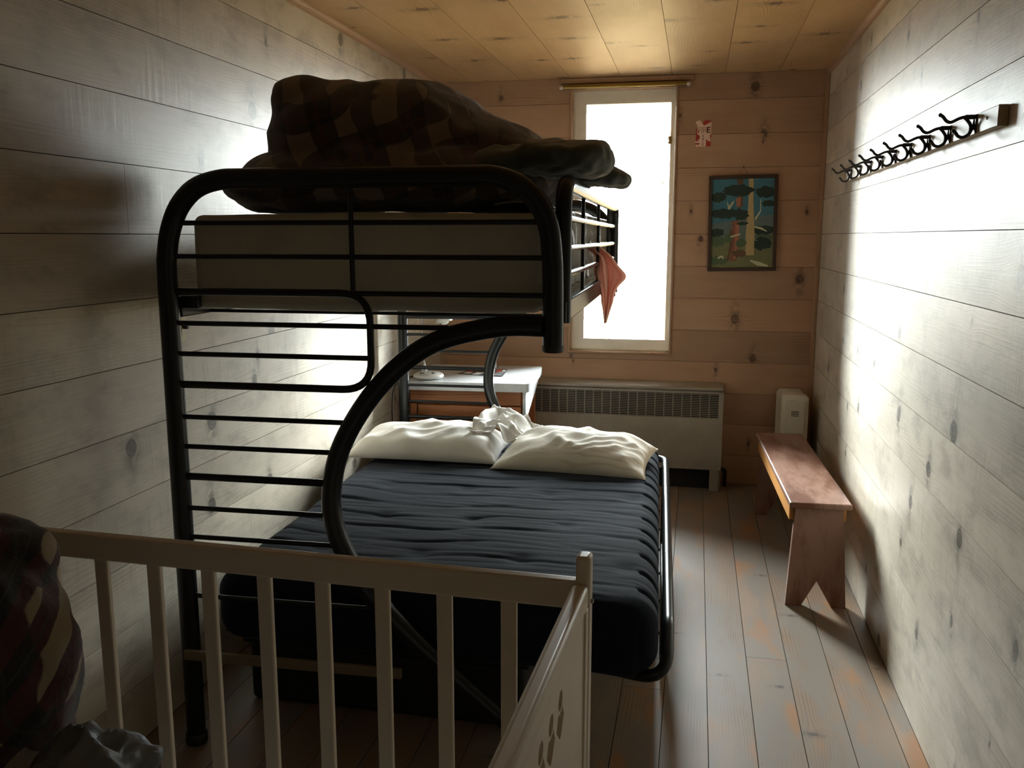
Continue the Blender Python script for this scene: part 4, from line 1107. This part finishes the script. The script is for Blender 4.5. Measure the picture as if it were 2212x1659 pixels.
# ------------------------------------------------------------------ wall socket behind the left post
ws = tag(empty('wall_socket', loc=(LX + 0.0005, 2.496, 1.235)), 'cream wall socket half hidden behind the left bunk post', 'socket')
mb = MB(); mb.box((0, -0.036, -0.058), (0.005, 0.036, 0.058)); mb.build('cover_plate', M_SOCK, ws, bevel=0.002)
for zz in (-0.022, 0.022):
    mb = MB(); mb.lathe([(0.017, 0), (0.017, 0.003), (0.015, 0.004)], (0.004, 0, zz), 20, M=Matrix.Rotation(pi / 2, 4, 'Y')); fo = mb.build('outlet_face', M_SOCK, ws)
    mb = MB()
    for yy in (-0.006, 0.006): mb.box((0.0075, yy - 0.0012, zz - 0.002), (0.0086, yy + 0.0012, zz + 0.006))
    mb.box((0.0075, -0.002, zz - 0.010), (0.0086, 0.002, zz - 0.006)); mb.build('slots', M_BLACKP, fo)
mb = MB(); mb.box((0.004, 0.012, -0.016), (0.022, 0.026, -0.004)); mb.build('plug', M_BLACKP, ws, bevel=0.002)

# ------------------------------------------------------------------ crib in the foreground
CR = radians(-2.3)
crib = tag(empty('crib', loc=(-0.140, 1.29, 0), rz=CR), 'cream painted wooden crib with slatted side and cut-out end panel', 'crib')
CL, CW = 1.20, 0.72
def cp(name, boxes, bevel=0.003, parent=crib, mat=M_CRIB, bseg=2):
    mb = MB()
    for lo, hi in boxes: mb.box(lo, hi)
    return mb.build(name, mat, parent, bevel=bevel, bseg=bseg)
def crib_side(y):
    # rail from -CL..-0.02
    cp('top_rail', [((-CL + 0.01, y - 0.011, 0.942), (-0.022, y + 0.011, 0.988))], 0.004, bseg=3)
    cp('bottom_rail', [((-CL + 0.01, y - 0.011, 0.27), (-0.022, y + 0.011, 0.32))], 0.004)
    for k in range(10):
        x = -0.131 - 0.107 * k
        cp('slat', [((x - 0.013, y - 0.006, 0.315), (x + 0.013, y + 0.006, 0.945))], 0.003)
crib_side(-0.012); crib_side(-CW + 0.012)
def crib_end(x, holes):
    s = 0.011
    for y in (-0.014, -CW + 0.014):
        cp('post', [((x - 0.0115, y - 0.016, 0.0), (x + 0.0115, y + 0.016, 1.030))], 0.006, bseg=3)
    cp('end_rail', [((x - 0.016, -CW + 0.03, 0.950), (x + 0.010, -0.030, 0.988))], 0.008, bseg=4)
    cp('end_rail', [((x - 0.010, -CW + 0.03, 0.27), (x + 0.010, -0.030, 0.33))], 0.004)
    cp('edge_strip', [((x - 0.006, -0.052, 0.33), (x + 0.010, -0.030, 0.952))], 0.002)
    cp('edge_strip', [((x - 0.006, -CW + 0.030, 0.33), (x + 0.010, -CW + 0.052, 0.952))], 0.002)
    hs = []
    if holes:
        for k in range(3):
            cy = -0.238 - 0.061 * k; cz = 0.893
            w_ = 0.026
            top = [(cy + 0.55 * w_ * cos(radians(a)), cz + 0.018 + 0.014 * sin(radians(a))) for a in range(0, 360, 24)]
            body = [(cy - 0.62 * w_, cz + 0.004), (cy - 0.2 * w_, cz + 0.001), (cy + 0.2 * w_, cz + 0.001), (cy + 0.62 * w_, cz + 0.004), (cy + 0.8 * w_, cz - 0.006), (cy + 0.98 * w_, cz - 0.014), (cy + 0.66 * w_, cz - 0.022),
                    (cy + 0.30 * w_, cz - 0.032), (cy, cz - 0.036), (cy - 0.30 * w_, cz - 0.032), (cy - 0.66 * w_, cz - 0.022), (cy - 0.98 * w_, cz - 0.014), (cy - 0.8 * w_, cz - 0.006)]
            hs += [top, body]
    M = Matrix.Translation((x + 0.001, 0, 0)) @ Matrix(((0, 0, 1, 0), (1, 0, 0, 0), (0, 1, 0, 0), (0, 0, 0, 1)))
    o = outline_solid('end_panel', [(-CW + 0.03, 0.32), (-0.03, 0.32), (-0.03, 0.955), (-CW + 0.03, 0.955)], hs, 0.012, M_CRIB, M, crib)
    if holes: o['label'] = 'solid end panel with tulip cut-outs'
crib_end(-0.0115, True); crib_end(-CL, False)
mb = MB(); mb.lathe([(0.003, 0), (0.004, 0.001), (0.003, 0.0035)], (0.0, -0.014, 0.955), 12, M=Matrix.Rotation(pi / 2, 4, 'Y')); mb.build('bolt', M_CHROME, crib)
cp('mattress_board', [((-CL + 0.02, -CW + 0.03, 0.40), (-0.03, -0.03, 0.415))], 0.0)
cm = soft_box('crib_mattress', M_PILLOWW, None, -CL + 0.03, -0.035, -CW + 0.04, -0.035, 0.417, 0.50, 0.02, None, 10, 10, 4, loc=(-0.140, 1.29, 0), rz=CR)
tag(cm, 'thin white mattress lying inside the cream crib', 'mattress')

# plaid bundle in the crib
pb = tag(empty('plaid_bundle', loc=(-1.08, 0.96, 0.50)), 'dark red and black plaid blanket bundled in the crib corner', 'blanket')
so2 = Vector(pb.location)
def E2(x, y, z, a, b, c, rx=0, ry=0, rz=0):
    from mathutils import Euler
    return (Vector((x, y, z)) - so2, (a, b, c), Euler((rx, ry, rz)).to_matrix())
def wr2(p, n):
    q = p + so2
    a = 1 - abs(noise.noise(Vector((q.x * 5 + q.z * 5, q.y * 4, q.z * 3 - q.x * 3))))
    p = p + n * (0.020 * (a - 0.75) + 0.006 * noise.noise(Vector((q.x * 30, q.y * 30, q.z * 30))))
    p.z = max(p.z, 0.002)
    return p
lump('blanket_roll', M_PLAIDR, [E2(-1.05, 1.0, 0.88, 0.185, 0.17, 0.20), E2(-1.08, 0.98, 0.72, 0.20, 0.20, 0.20), E2(-1.06, 1.08, 1.03, 0.13, 0.10, 0.06), E2(-1.10, 0.95, 0.58, 0.20, 0.22, 0.10)], 0.013, wr2, pb)

# crinkled plastic bag
bagp = Vector((-0.765, 0.93, 0.502))
def wr3(p, n):
    q = p + bagp
    a = abs(noise.noise(Vector((q.x * 14, q.y * 14, q.z * 14))))
    b = abs(noise.noise(Vector((q.x * 30, q.y * 27, q.z * 31 + 5))))
    p = p + n * (0.075 * (0.26 - a) + 0.045 * (0.26 - b))
    p.z = max(p.z, 0.001)
    return p
bg_ = lump('plastic_bag', M_BAG, [((0.0, 0.0, 0.14), (0.10, 0.11, 0.16)), ((-0.02, 0.02, 0.27), (0.07, 0.08, 0.06)), ((0.05, 0.0, 0.20), (0.05, 0.06, 0.06)), ((0.0, 0.0, 0.05), (0.11, 0.13, 0.05)), ((0.085, -0.02, 0.13), (0.06, 0.07, 0.06))], 0.007, wr3, None, 1)
bg_.location = bagp
tag(bg_, 'crinkled pale blue plastic bag in the crib beside the plaid bundle', 'plastic bag')
